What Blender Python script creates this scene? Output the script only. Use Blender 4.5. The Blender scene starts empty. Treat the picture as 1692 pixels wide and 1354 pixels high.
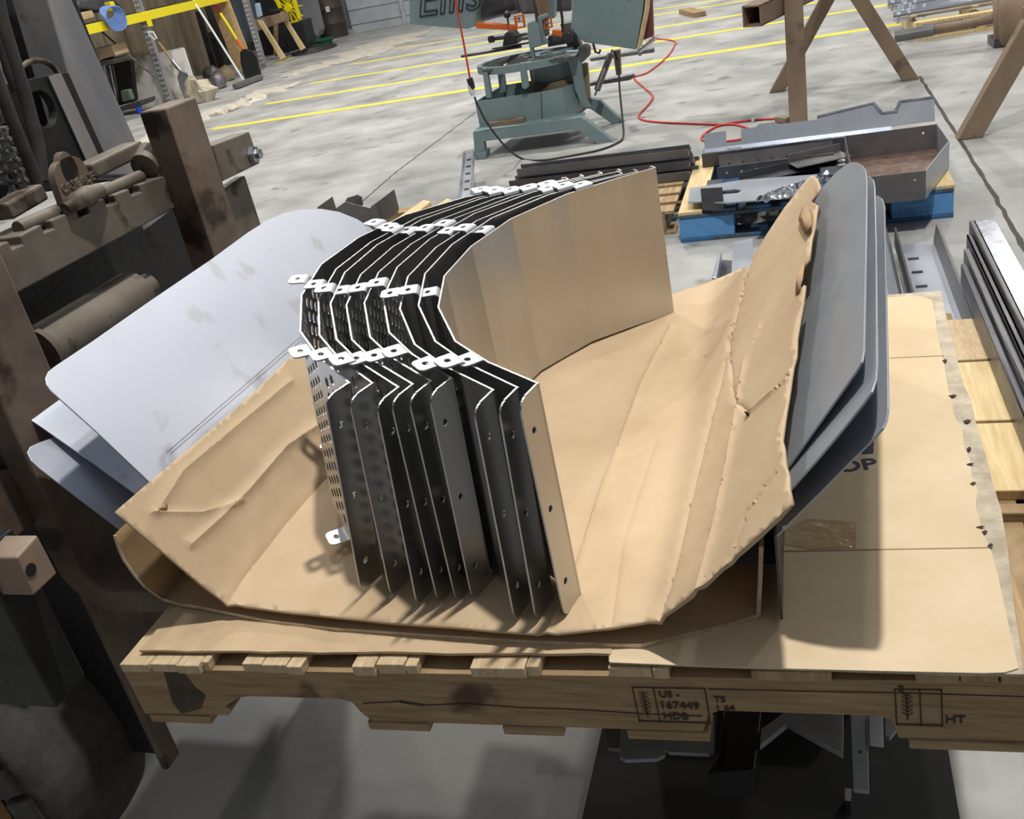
import bpy, bmesh, math, random
from mathutils import Vector, Matrix, noise
from mathutils.geometry import tessellate_polygon, delaunay_2d_cdt
random.seed(4)
sc = bpy.context.scene
COL = sc.collection
PI = math.pi
V = Vector

# ------------------------------------------------------------------ camera
H = 1.535                      # eye height, metres
FPX = 1600.0                   # focal length in pixels of a 1692 x 1354 frame
PITCH, ROLL, YAW = 0.458892602, 0.202748952, -0.344924503
cp, sp, cy, sy = math.cos(PITCH), math.sin(PITCH), math.cos(YAW), math.sin(YAW)
fwd = V((sy*cp, cy*cp, -sp)); rgt0 = V((cy, -sy, 0.0)); dwn0 = fwd.cross(rgt0)
cr, sr = math.cos(ROLL), math.sin(ROLL)
rgt = cr*rgt0 + sr*dwn0; dwn = -sr*rgt0 + cr*dwn0
cam_d = bpy.data.cameras.new('camera'); cam = bpy.data.objects.new('camera', cam_d); COL.objects.link(cam)
cam_d.sensor_fit = 'HORIZONTAL'; cam_d.sensor_width = 36.0; cam_d.lens = 36.0*FPX/1692.0
cam_d.clip_start = 0.05; cam_d.clip_end = 200
M = Matrix((rgt, -dwn, -fwd)).transposed().to_4x4(); M.translation = V((0, 0, H))
cam.matrix_world = M
sc.camera = cam
EYE = V((0, 0, H))

# ------------------------------------------------------------------ light
sc.view_settings.view_transform = 'Standard'; sc.view_settings.look = 'None'
sc.view_settings.gamma = 1.0; sc.view_settings.use_curve_mapping = False
sc.view_settings.exposure = 0.0
wd = bpy.data.worlds.new('hall'); sc.world = wd; wd.use_nodes = True
wn = wd.node_tree.nodes; wl = wd.node_tree.links
bgn = wn['Background']; bgn.inputs[0].default_value = (0.80, 0.86, 0.95, 1); bgn.inputs[1].default_value = 0.32
tcw = wn.new('ShaderNodeTexCoord'); sxyz = wn.new('ShaderNodeSeparateXYZ'); rw = wn.new('ShaderNodeValToRGB')     # the pale roof overhead, darker towards the walls
wl.new(tcw.outputs['Generated'], sxyz.inputs[0]); wl.new(sxyz.outputs['Z'], rw.inputs[0]); wl.new(rw.outputs[0], bgn.inputs[0])
rw.color_ramp.elements[0].position = 0.0; rw.color_ramp.elements[0].color = (0.04, 0.04, 0.045, 1)
rw.color_ramp.elements[1].position = 0.75; rw.color_ramp.elements[1].color = (0.80, 0.86, 0.95, 1)
e_ = rw.color_ramp.elements.new(0.25); e_.color = (0.13, 0.14, 0.155, 1)

def lamp(x, y, z, power, size, col=(1.0, 0.96, 0.90), aim=None):
    d = bpy.data.lights.new('high_bay_light', 'AREA'); d.shape = 'DISK'; d.size = size
    d.energy = power; d.color = col
    o = bpy.data.objects.new('high_bay_light', d); COL.objects.link(o)
    o.location = (x, y, z)
    t = V(aim) - V((x, y, z)) if aim else V((0, 0, -1))
    o.rotation_euler = t.to_track_quat('-Z', 'Y').to_euler()
    return o
lamp(0.33, 1.8, 6.8, 335, 0.22)        # the bay whose shadows fall towards the viewer
lamp(4.6, 9.6, 7.2, 200, 0.45)
lamp(-4.2, 8.6, 7.2, 330, 0.45)
lamp(-3.4, 14.5, 7.2, 420, 0.5)
lamp(-9.0, 12.5, 7.2, 230, 0.5)
lamp(3.5, 16.0, 7.2, 330, 0.5)
lamp(-5.2, 3.4, 7.2, 90, 0.45)
lamp(0.9, 4.7, 7.0, 60, 0.3)  # extra overhead lamp added to light the front of the saw

# ------------------------------------------------------------------ rays: a pixel seen on a real plane -> its 3D point
def ray(x, y): return (x-846)/FPX*rgt + (y-677)/FPX*dwn + fwd
def FZ(x, y, z=0.0): r = ray(x, y); return EYE + r*((z-H)/r.z)
def FY(x, y, Y): r = ray(x, y); return EYE + r*(Y/r.y)
def FX(x, y, X): r = ray(x, y); return EYE + r*(X/r.x)
def FN(x, y, p, n): r = ray(x, y); return EYE + r*((V(p)-EYE).dot(V(n))/r.dot(V(n)))
TILT = math.radians(2.0)
PO = V((-0.99602866, 0.87996108, 0.67034688))     # pallet, top of its front stringer at the left end
PU = V((math.cos(TILT), 0, math.sin(TILT))); PV = V((0, 1, 0)); PW = V((-math.sin(TILT), 0, math.cos(TILT)))
def PL(u, v, w=0.0): return PO + PU*u + PV*v + PW*w
def FP(x, y, w=0.0): return FN(x, y, PO + PW*w, PW)
def toP(p): d = V(p)-PO; return (d.dot(PU), d.dot(PV), d.dot(PW))

# ------------------------------------------------------------------ materials
MATS = {}
def mat(name, col, rough=0.6, metal=0.0, col2=None, scale=8.0, stretch=(1, 1, 1), detail=6.0, bump=0.0, bscale=None,
        lo=0.35, hi=0.65, spots=None, spot_scale=20.0, spot_at=0.68, emit=None, trans=0.0, alpha=1.0, rvar=0.0, coord='Object', aniso=0):
    if name in MATS: return MATS[name]
    m = bpy.data.materials.new(name); m.use_nodes = True; MATS[name] = m
    n = m.node_tree.nodes; l = m.node_tree.links; b = n['Principled BSDF']
    b.inputs['Roughness'].default_value = rough; b.inputs['Metallic'].default_value = metal
    b.inputs['Base Color'].default_value = (*col, 1)
    if aniso: b.inputs['Anisotropic'].default_value = aniso
    tc = n.new('ShaderNodeTexCoord'); mp = n.new('ShaderNodeMapping'); mp.inputs['Scale'].default_value = stretch
    l.new(tc.outputs[coord], mp.inputs['Vector'])
    nz = n.new('ShaderNodeTexNoise'); nz.inputs['Scale'].default_value = scale; nz.inputs['Detail'].default_value = detail
    nz.inputs['Roughness'].default_value = 0.6
    l.new(mp.outputs[0], nz.inputs['Vector'])
    last = None
    if col2:
        cr_ = n.new('ShaderNodeValToRGB'); cr_.color_ramp.elements[0].position = lo; cr_.color_ramp.elements[1].position = hi
        cr_.color_ramp.elements[0].color = (*col, 1); cr_.color_ramp.elements[1].color = (*col2, 1)
        l.new(nz.outputs['Fac'], cr_.inputs[0]); last = cr_.outputs[0]
        l.new(last, b.inputs['Base Color'])
    if spots:
        n2 = n.new('ShaderNodeTexNoise'); n2.inputs['Scale'].default_value = spot_scale; n2.inputs['Detail'].default_value = 4
        l.new(tc.outputs[coord], n2.inputs['Vector'])
        r2 = n.new('ShaderNodeValToRGB'); r2.color_ramp.elements[0].position = spot_at; r2.color_ramp.elements[1].position = spot_at+0.08
        l.new(n2.outputs['Fac'], r2.inputs[0])
        mx = n.new('ShaderNodeMixRGB'); l.new(r2.outputs[0], mx.inputs[0])
        if last: l.new(last, mx.inputs[1])
        else: mx.inputs[1].default_value = (*col, 1)
        mx.inputs[2].default_value = (*spots, 1); l.new(mx.outputs[0], b.inputs['Base Color']); last = mx.outputs[0]
    if rvar:
        mr = n.new('ShaderNodeMapRange'); mr.inputs['To Min'].default_value = max(0.03, rough-rvar); mr.inputs['To Max'].default_value = min(1, rough+rvar)
        mr.inputs['From Min'].default_value = 0.3; mr.inputs['From Max'].default_value = 0.7
        l.new(nz.outputs['Fac'], mr.inputs['Value']); l.new(mr.outputs[0], b.inputs['Roughness'])
    if bump:
        nb = n.new('ShaderNodeTexNoise'); nb.inputs['Scale'].default_value = bscale or scale*3; nb.inputs['Detail'].default_value = 5
        l.new(mp.outputs[0], nb.inputs['Vector'])
        bp = n.new('ShaderNodeBump'); bp.inputs['Strength'].default_value = bump; bp.inputs['Distance'].default_value = 0.01
        l.new(nb.outputs['Fac'], bp.inputs['Height']); l.new(bp.outputs[0], b.inputs['Normal'])
    if emit: b.inputs['Emission Color'].default_value = (*emit[:3], 1); b.inputs['Emission Strength'].default_value = emit[3]
    if trans: b.inputs['Transmission Weight'].default_value = trans
    if alpha < 1: b.inputs['Alpha'].default_value = alpha
    return m
def c8(r, g, b):
    f = lambda v: ((v/255+0.055)/1.055)**2.4 if v > 10 else v/255/12.92
    return (f(r), f(g), f(b))

# ------------------------------------------------------------------ mesh builder
class B:
    def __init__(s): s.v = []; s.f = []
    def add(s, vs, fs):
        k = len(s.v); s.v += [V(p) for p in vs]; s.f += [tuple(i+k for i in f) for f in fs]; return s
    def box(s, o, a, b, c):
        o, a, b, c = V(o), V(a), V(b), V(c)
        return s.add([o, o+a, o+a+b, o+b, o+c, o+a+c, o+a+b+c, o+b+c],
                     [(0, 3, 2, 1), (4, 5, 6, 7), (0, 1, 5, 4), (1, 2, 6, 5), (2, 3, 7, 6), (3, 0, 4, 7)])
    def bx(s, x0, x1, y0, y1, z0, z1): return s.box((x0, y0, z0), (x1-x0, 0, 0), (0, y1-y0, 0), (0, 0, z1-z0))
    def prism(s, pts, vec):
        n = len(pts); vec = V(vec); pts = [V(p) for p in pts]
        s.add(pts + [p+vec for p in pts], [tuple(range(n))[::-1], tuple(range(n, 2*n))] + [(i, (i+1) % n, (i+1) % n+n, i+n) for i in range(n)])
        return s
    def bar(s, p, q, w, h, up=(0, 0, 1)):
        p, q = V(p), V(q); d = (q-p).normalized(); up = V(up)
        if abs(d.dot(up)) > 0.98: up = V((0, 1, 0))
        x = d.cross(up).normalized(); y = x.cross(d).normalized()
        return s.box(p - x*w/2 - y*h/2, q-p, x*w, y*h)
    def tube(s, pts, r, n=8, closed=False, caps=True):
        pts = [V(p) for p in pts]; N = len(pts); rr = r if isinstance(r, (list, tuple)) else [r]*N
        k = len(s.v); prev = None
        for i, p in enumerate(pts):
            a = pts[i-1] if (i or closed) else p; b = pts[(i+1) % N] if (i < N-1 or closed) else p
            d = (b-a); d = d.normalized() if d.length > 1e-9 else V((0, 0, 1))
            if prev is None:
                u = V((0, 0, 1)) if abs(d.z) < 0.9 else V((1, 0, 0)); x = d.cross(u).normalized()
            else: x = (prev - d*prev.dot(d)); x = x.normalized() if x.length > 1e-6 else d.orthogonal().normalized()
            prev = x; y = d.cross(x)
            for j in range(n):
                t = 2*PI*j/n; s.v.append(p + (x*math.cos(t) + y*math.sin(t))*rr[i])
        for i in range(N if closed else N-1):
            for j in range(n):
                a = k+i*n+j; b = k+i*n+(j+1) % n; c = k+((i+1) % N)*n+(j+1) % n; d = k+((i+1) % N)*n+j
                s.f.append((a, b, c, d))
        if caps and not closed:
            s.f.append(tuple(k+j for j in range(n))[::-1]); s.f.append(tuple(k+(N-1)*n+j for j in range(n)))
        return s
    def lathe(s, prof, c, axis=(0, 0, 1), n=24, a0=0, a1=2*PI):
        c = V(c); ax = V(axis).normalized(); x = ax.orthogonal().normalized(); y = ax.cross(x); k = len(s.v)
        full = abs(a1-a0-2*PI) < 1e-6; m = n if full else n+1
        for r, z in prof:
            for j in range(m):
                t = a0 + (a1-a0)*j/n; s.v.append(c + ax*z + (x*math.cos(t)+y*math.sin(t))*r)
        for i in range(len(prof)-1):
            for j in range(n):
                s.f.append((k+i*m+j, k+i*m+(j+1) % m, k+(i+1)*m+(j+1) % m, k+(i+1)*m+j))
        if full:
            if prof[0][0] > 1e-6: s.f.append(tuple(k+j for j in range(m))[::-1])
            if prof[-1][0] > 1e-6: s.f.append(tuple(k+(len(prof)-1)*m+j for j in range(m)))
        return s
    def plate(s, o, ex, ey, outer, holes=(), t=0.003):
        """flat plate with holes: 2D outlines in the frame o, ex, ey, thickness along ex x ey"""
        o, ex, ey = V(o), V(ex), V(ey); nz = ex.cross(ey).normalized()*t
        loops = [list(outer)] + [list(h) for h in holes]
        flat = [p for L in loops for p in L]
        tris = tessellate_polygon([[V((p[0], p[1], 0)) for p in L] for L in loops])
        k = len(s.v); N = len(flat)
        s.v += [o + ex*p[0] + ey*p[1] for p in flat]; s.v += [o + ex*p[0] + ey*p[1] + nz for p in flat]
        for a, b, c in tris: s.f.append((k+a, k+c, k+b)); s.f.append((k+a+N, k+b+N, k+c+N))
        st = 0
        for L in loops:
            m = len(L)
            for i in range(m): s.f.append((k+st+i, k+st+(i+1) % m, k+N+st+(i+1) % m, k+N+st+i))
            st += m
        return s
    def build(s, name, m, parent=None, label=None, cat=None, group=None, kind=None, smooth=0, bevel=0, origin=None, sub=0):
        base = wloc(parent) if parent else (V(origin) if origin is not None else base_of(s.v))
        me = bpy.data.meshes.new(name); me.from_pydata([tuple(p-base) for p in s.v], [], s.f)
        bm = bmesh.new(); bm.from_mesh(me); bmesh.ops.remove_doubles(bm, verts=bm.verts, dist=1e-6)
        bmesh.ops.recalc_face_normals(bm, faces=bm.faces); bm.to_mesh(me); bm.free()
        me.materials.append(m if not isinstance(m, str) else MATS[m])
        if smooth:
            me.shade_smooth(); me.set_sharp_from_angle(angle=math.radians(smooth))
        o = bpy.data.objects.new(name, me); COL.objects.link(o)
        if parent: o.parent = parent
        else: o.location = base
        if bevel:
            b = o.modifiers.new('bevel', 'BEVEL'); b.width = bevel; b.segments = 2; b.limit_method = 'ANGLE'; b.angle_limit = math.radians(40)
        props(o, label, cat, group, kind)
        return o
def props(o, label=None, cat=None, group=None, kind=None):
    if label: o['label'] = label
    if cat: o['category'] = cat
    if group: o['group'] = group
    if kind: o['kind'] = kind
    return o
def base_of(vs):
    return V((sum(p.x for p in vs)/len(vs), sum(p.y for p in vs)/len(vs), min(p.z for p in vs)))
def wloc(o):
    p = V((0, 0, 0))
    while o: p = p + o.location; o = o.parent
    return p
def thing(name, loc, label, cat, group=None, kind=None):
    o = bpy.data.objects.new(name, None); COL.objects.link(o); o.empty_display_size = 0.1; o.location = V(loc)
    return props(o, label, cat, group, kind)
def circ(cx, cy_, r, n=12, ry=None): return [(cx + r*math.cos(2*PI*i/n), cy_ + (ry or r)*math.sin(2*PI*i/n)) for i in range(n)]
def rnd(poly, r, n=5):
    """round the corners of a 2D outline; r is one radius or a list"""
    out = []; N = len(poly)
    for i in range(N):
        R = r[i] if isinstance(r, (list, tuple)) else r
        p = V(poly[i]).to_2d() if len(poly[i]) == 3 else V(poly[i]); a = V(poly[i-1]); b = V(poly[(i+1) % N])
        if R <= 0: out.append((p.x, p.y)); continue
        da = (a-p); db = (b-p); la, lb = da.length, db.length; da.normalize(); db.normalize()
        ang = math.acos(max(-1, min(1, da.dot(db)))); d = min(R/math.tan(max(ang/2, 1e-3)), la*0.49, lb*0.49)
        q0 = p+da*d; q1 = p+db*d
        for k in range(n+1):
            t = k/n; out.append(tuple((q0*(1-t)**2 + p*2*t*(1-t) + q1*t*t)))
    return out
def text_obj(name, body, o, ex, ey, size, m, parent=None, label=None, depth=0.0006, shear=0, outline=0, align='LEFT', spacing=1.0, bold=0.0):
    cu = bpy.data.curves.new(name, 'FONT'); cu.body = body; cu.size = size; cu.extrude = depth; cu.align_x = align; cu.shear = shear
    cu.space_character = spacing; cu.resolution_u = 3; cu.offset = bold
    if outline: cu.fill_mode = 'NONE'; cu.bevel_depth = outline; cu.extrude = 0; cu.bevel_resolution = 0
    t = bpy.data.objects.new(name, cu); COL.objects.link(t)
    dg = bpy.context.evaluated_depsgraph_get(); me = bpy.data.meshes.new_from_object(t.evaluated_get(dg))
    bpy.data.objects.remove(t)
    ex, ey = V(ex).normalized(), V(ey).normalized(); nz = ex.cross(ey)
    base = wloc(parent) if parent else V((0, 0, 0))
    for v in me.vertices: v.co = V(o) + ex*v.co.x + ey*v.co.y + nz*v.co.z - base
    me.materials.clear(); me.materials.append(m)
    ob = bpy.data.objects.new(name, me); COL.objects.link(ob)
    if parent: ob.parent = parent
    if label: ob['label'] = label
    return ob
def wav(a, b, n, amp, seed=0):
    """2D/3D points from a to b with a torn, wavering edge"""
    a, b = V(a), V(b); d = b-a; out = []
    for i in range(n):
        t = i/n; off = amp*noise.noise(V((t*n*0.55, seed*7.3, 1.7)))
        p = a + d*t
        out.append(p + (V((-d.y, d.x)).normalized()*off if len(a) == 2 else V((0, 0, off))))
    return out
# ------------------------------------------------------------------ material set
concrete = mat('concrete', c8(136, 137, 135), 0.55, col2=c8(186, 186, 182), scale=1.6, detail=14, lo=0.3, hi=0.7, bump=0.15, bscale=14, spots=c8(128, 127, 124), spot_scale=3.4, spot_at=0.62, rvar=0.12)
card = mat('cardboard', c8(187, 162, 129), 0.8, col2=c8(202, 178, 145), scale=5, detail=8, bump=0.22, bscale=9)
card_dark = mat('cardboard_kraft', c8(160, 130, 94), 0.8, col2=c8(178, 148, 110), scale=6, detail=8, bump=0.12, bscale=30)
card_pale = mat('cardboard_pale', c8(208, 186, 150), 0.85, col2=c8(222, 202, 170), scale=5, detail=8, bump=0.08, bscale=30)
liner = mat('torn_paper_liner', c8(172, 160, 140), 0.95, col2=c8(206, 195, 174), scale=30, detail=8, bump=0.5, bscale=60)
flute = mat('corrugated_edge', c8(196, 178, 148), 0.9, col2=c8(226, 214, 190), scale=40)
ink = mat('navy_ink', c8(38, 38, 70), 0.7)
stampink = mat('stamp_ink', c8(44, 36, 28), 0.8, col2=c8(70, 56, 42), scale=60)
wood = mat('pallet_wood', c8(140, 114, 82), 0.8, col2=c8(172, 146, 110), scale=7, stretch=(1.2, 1.2, 14), detail=9, bump=0.35, bscale=9, spots=c8(84, 64, 46), spot_scale=6, spot_at=0.62)
wood_end = mat('pallet_end_grain', c8(190, 165, 130), 0.85, col2=c8(214, 192, 158), scale=30, stretch=(6, 1, 1), bump=0.3)
wood_v = mat('pallet_board_wood', c8(150, 124, 92), 0.85, col2=c8(188, 162, 124), scale=6, stretch=(10, 1, 1), detail=8, bump=0.3)
pine = mat('pine_board', c8(206, 180, 130), 0.75, col2=c8(228, 206, 160), scale=6, stretch=(10, 1, 1), bump=0.2)
stain = mat('stainless_steel', (0.56, 0.56, 0.56), 0.33, 1.0, col2=(0.48, 0.48, 0.48), scale=5, stretch=(1, 1, 0.2), rvar=0.05, bump=0.02, bscale=2)
stain_edge = mat('cut_steel_edge', (0.62, 0.62, 0.62), 0.38, 1.0)
tabm = mat('tab_steel', (0.60, 0.63, 0.67), 0.42, 0.7, col2=(0.54, 0.57, 0.60), scale=20)
sheetm = mat('lit_sheet_steel', (0.60, 0.64, 0.73), 0.42, 0.55, col2=(0.66, 0.70, 0.79), scale=3, detail=8, spots=(0.54, 0.56, 0.61), spot_scale=13, spot_at=0.6, rvar=0.06)  # same steel as the grey wings, overhead reflection put into its colour
hrs = mat('grey_sheet_steel', c8(164, 171, 181), 0.32, 0.35, col2=c8(178, 184, 193), scale=3, rvar=0.08)
dsteel = mat('dark_steel', c8(100, 100, 102), 0.42, 0.3, col2=c8(122, 120, 120), scale=5, rvar=0.1)
dsteel2 = mat('black_mill_scale', c8(70, 71, 76), 0.38, 0.3, col2=c8(90, 90, 96), scale=6, rvar=0.1)
bright = mat('bright_steel', (0.62, 0.65, 0.72), 0.28, 1.0, col2=(0.5, 0.53, 0.6), scale=12, rvar=0.1)
chrome = mat('bright_chrome', (0.8, 0.8, 0.82), 0.14, 1.0)
rust = mat('forklift_rusty_steel', c8(96, 80, 70), 0.6, 0.15, col2=c8(132, 116, 102), scale=6, detail=9, spots=c8(62, 50, 42), spot_scale=9, spot_at=0.58, bump=0.25)
carr = mat('forklift_worn_steel', c8(104, 96, 86), 0.6, 0.3, col2=c8(134, 126, 114), scale=6, detail=9, spots=c8(70, 58, 48), spot_scale=12, spot_at=0.6, bump=0.25)
mastm = mat('mast_grey_steel', c8(128, 130, 137), 0.5, 0.2, col2=c8(156, 154, 152), scale=9, stretch=(1, 1, 0.3), spots=c8(138, 122, 102), spot_scale=14, spot_at=0.66, bump=0.15)
black = mat('black_painted_steel', c8(26, 26, 28), 0.55, 0.1, col2=c8(36, 36, 38), scale=14, bump=0.2)
rubber = mat('tyre_rubber', c8(58, 56, 54), 0.85, col2=c8(82, 79, 75), scale=12, bump=0.3)
hosem = mat('black_rubber_hose', c8(46, 44, 42), 0.6, col2=c8(62, 60, 56), scale=20)
rustr = mat('orange_rust', c8(110, 74, 44), 0.8, col2=c8(140, 104, 66), scale=14)
brown = mat('brown_primer_steel', c8(126, 106, 90), 0.6, 0.1, col2=c8(150, 130, 106), scale=3.5, stretch=(1, 1, 0.4), spots=c8(108, 90, 74), spot_scale=5, spot_at=0.62)
sawg = mat('saw_green_paint', c8(120, 140, 144), 0.5, 0.05, col2=c8(132, 151, 154), scale=4, spots=c8(104, 114, 114), spot_scale=8, spot_at=0.66)
sawcast = mat('saw_cast_iron', c8(84, 86, 84), 0.5, 0.5, col2=c8(120, 120, 116), scale=9)
orange = mat('orange_paint', c8(214, 104, 40), 0.5)
yellow = mat('floor_yellow_paint', c8(226, 205, 56), 0.6, col2=c8(238, 222, 92), scale=5, spots=c8(190, 186, 120), spot_scale=9, spot_at=0.68)
rackyel = mat('rack_yellow_paint', c8(240, 222, 30), 0.5)
redm = mat('red_rubber', c8(205, 66, 56), 0.5)
bluep = mat('blue_pallet_paint', c8(86, 148, 208), 0.75, col2=c8(104, 162, 220), scale=10, spots=c8(110, 130, 142), spot_scale=12, spot_at=0.64)
bluepd = mat('worn_blue_pallet_edge', c8(72, 84, 86), 0.8, col2=c8(60, 110, 158), scale=5, lo=0.42, hi=0.56)
white = mat('white_paint', c8(222, 224, 226), 0.5)
blackp = mat('black_plastic', c8(36, 37, 40), 0.5)

# ------------------------------------------------------------------ floor and hall
f = B(); f.bx(-16, 14, -4, 26, -0.2, 0.0); f.build('floor', concrete, kind='structure', origin=(0, 0, 0))

# ------------------------------------------------------------------ the lifted pallet
PLN = 1.219; PD = 1.085
pal = thing('wooden_pallet', PL(0, 0, -0.115), 'weathered wooden pallet held up on the forklift forks under the cardboard and steel', 'pallet')
def stringer(v0):
    s = B(); h = 0.089
    out = [(0, 0), (0, -h), (.030, -h)]
    out += [(.150, -h+.002), (.158, -h+.012), (.150, -h+.02), (.168, -h+.030), (.180, -h+.037), (.200, -h+.041)]
    out += [(.345, -h+.040), (.362, -h+.034), (.372, -h+.012), (.384, -h)]
    out += [(.838, -h), (.848, -h+.028), (.862, -h+.036), (1.045, -h+.034), (1.058, -h+.028), (1.064, -h)]
    out += [(PLN, -h), (PLN, 0)]
    s.plate(PL(0, v0, 0), PU, PW, [(a, b) for a, b in out], (), -0.038)
    return s
for v0 in (0.0, PD/2-.019, PD-.038):
    so = stringer(v0).build('stringer', wood, pal, bevel=0.0015)
spans = [(0.006, .157), (.212, .31), (.386, .48), (.555, .648), (.735, .811), (.906, .997), (1.084, 1.213)]
for i, (a, b) in enumerate(spans):
    bd = B(); x = a
    cuts = {0: (.058, .105, .145), 1: (.245, .285), 2: (.42, .462), 3: (.63,), 4: (.79,), 5: (), 6: (1.13, 1.17)}[i]
    ed = [a] + list(cuts) + [b]
    for k in range(len(ed)-1):       # boards split along the grain at the ends
        j = random.uniform(-.004, .004)
        bd.box(PL(ed[k]+.0008, -.005+j, .0005), PU*(ed[k+1]-ed[k]-.0016), PV*(PD+.004), PW*random.uniform(.0145, .0165))
    bd.build('deck_board', wood_end if i < 5 else wood_v, pal, bevel=0.0012)
for (a, b) in [(.008, .115), (.375, .467), (.574, .657), (.742, .845), (1.075, 1.212)]:
    bd = B().box(PL(a, -.002, -.0895), PU*(b-a), PV*PD, -PW*.0145); bd.build('bottom_board', wood, pal, bevel=0.0015)
# ink stamps on the front stringer
def stamp(u, w, lines, label, frame=True, W=.09, Hh=.058, su=.013):
    o = PL(u, -0.0006, w); st = B()
    th = .0016; y = V((0, -1, 0))*.0003
    def r(a0, b0, a1, b1): st.box(o + PU*a0 + PW*b0, PU*(a1-a0), PW*(b1-b0), y)
    r(0, 0, W, th*1.4); r(0, Hh-th, W, Hh); r(0, 0, th, Hh); r(W-th, 0, W, Hh); r(.026, 0, .026+th, Hh)
    r(.012, .008, .0135, Hh-.006)
    for k in range(6):
        st.box(o + PU*.013 + PW*(.014+k*.006), PU*.006+PW*.006, PW*.0014, y); st.box(o + PU*.013 + PW*(.014+k*.006), -PU*.006+PW*.006, PW*.0014, y)
    if frame: s_ = st.build('ink_stamp', stampink, pal, label=label)
    parts_ = []
    for t, du, dw, sz in lines:
        text_obj('stamp_text', t, o + PU*du + PW*dw + V((0, -.0003, 0)), PU, PW, sz, stampink, parent=s_, depth=.0002, bold=.0004)
stamp(.760, -.0745, [('US -', .032, .042, .0145), ('167449', .030, .0235, .0165), ('HDB', .032, .006, .0155), ('TS', .098, .036, .013), ('1 64', .098, .022, .013)], 'black ink stamp with wheat ear and number')
stamp(1.062, -.068, [('HT', .052, .006, .016), ('E', .004, .052, .012)], 'smudged dark ink stamp', W=.05, Hh=.056)

cr_ = B(); cps = [(600, 1163), (660, 1160), (700, 1166), (770, 1163), (860, 1170), (930, 1172), (1000, 1176), (1060, 1180), (1160, 1184)]
CP = [FY(x, y, PO.y-.0004) for x, y in cps]
for i in range(len(CP)-1): cr_.bar(CP[i], CP[i+1], .0006, .0014 if i != 1 else .004, (0, 0, 1))
CP = [FY(x, y, PO.y-.0004) for x, y in ((1170, 1139), (1330, 1143), (1500, 1146), (1692, 1152))]
for i in range(3): cr_.bar(CP[i], CP[i+1], .0006, .0010, (0, 0, 1))
cr_.build('wood_crack', stampink, pal)
B().prism([FY(x, y, PO.y-.0006) for x, y in ((268, 1104), (300, 1108), (322, 1136), (340, 1150), (332, 1172), (300, 1180), (284, 1160), (276, 1130))], (0, .0004, 0)).build('oil_stain', mat('oil_stain', c8(58, 48, 38), .8, col2=c8(92, 75, 55), scale=20), pal)

# ------------------------------------------------------------------ flat cardboard on the deck
def flat_card(name, pxs, w, th, m, parent=None, **k):
    pts = [FP(x, y, w) for x, y in pxs]
    b = B(); n = len(pts); P2 = [((p-PO).dot(PU), (p-PO).dot(PV)) for p in pts]
    b.plate(PO + PW*w, PU, PV, P2, (), th)
    return b.build(name, m, parent, **k)
edge_r = [(1683, 1106), (1668, 1040), (1650, 958), (1636, 905), (1622, 880), (1619, 860), (1612, 838), (1616, 812), (1606, 790), (1604, 765), (1594, 742), (1590, 712), (1578, 690),
          (1566, 640), (1560, 600), (1550, 560), (1545, 520), (1540, 497)]
fc = thing('cardboard_sheet', PL(.6, .5, .017), 'flat tan cardboard sheet covering the top of the lifted wooden pallet', 'cardboard')
sh = flat_card('top_liner', [(1008, 1096), (1200, 1104), (1440, 1110), (1625, 1114), (1660, 1113)] + edge_r + [(1520, 490), (1470, 492), (1300, 510), (1100, 530), (860, 560), (700, 600), (600, 620),
                (430, 830), (300, 985), (290, 1000), (700, 1040), (1006, 1060)], .0215, .0012, card_pale, fc)
g = flat_card('torn_liner', [(1007, 1098), (1300, 1108), (1600, 1118), (1690, 1119), (1684, 1062), (1676, 1012), (1664, 905), (1655, 850), (1640, 800), (1630, 760), (1612, 700), (1604, 660), (1592, 640), (1580, 590), (1562, 520), (1555, 484),
                 (1510, 487), (1470, 490), (1300, 508), (1000, 540), (1000, 800)], .0172, .0038, liner, fc, label='grey torn paper layer of the cardboard')
def seam(p0, p1, w_, m_, nm, h=.0009):
    a_, b_ = FP(*p0, .0227), FP(*p1, .0227); s_ = (b_-a_).cross(PW).normalized()*w_
    B().box(a_, b_-a_, s_, PW*h).build(nm, m_, fc)
seam((1285, 911), (1640, 905), .0014, card, 'fold_line', .0012); seam((1470, 592), (1560, 588), .0010, card, 'fold_line', .0010)
B().prism([FP(x, y, .0229) for x, y in ((1297, 900), (1293, 880), (1330, 858), (1415, 862), (1414, 906), (1340, 908))], PW*.0004).build('tape_patch', mat('clear_tape', c8(190, 160, 120), .12, col2=c8(200, 172, 132), scale=20, bump=.8, bscale=30), fc, label='glossy wrinkled clear tape')
tm = B()
for x, y, a_, b_ in ((1598, 697, 7, 3), (1601, 743, 4, 4), (1603, 768, 6, 2), (1608, 800, 5, 3), (1620, 872, 7, 2), (1627, 880, 5, 3), (1636, 903, 5, 4), (1561, 597, 4, 3), (1574, 655, 7, 2)):
    tm.prism([FP(x-a_, y, .0231), FP(x, y+b_, .0231), FP(x+a_, y-1, .0231), FP(x+1, y-b_, .0231)], PW*.001)
tm.build('torn_edge_marks', stampink, fc, kind='stuff')
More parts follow.
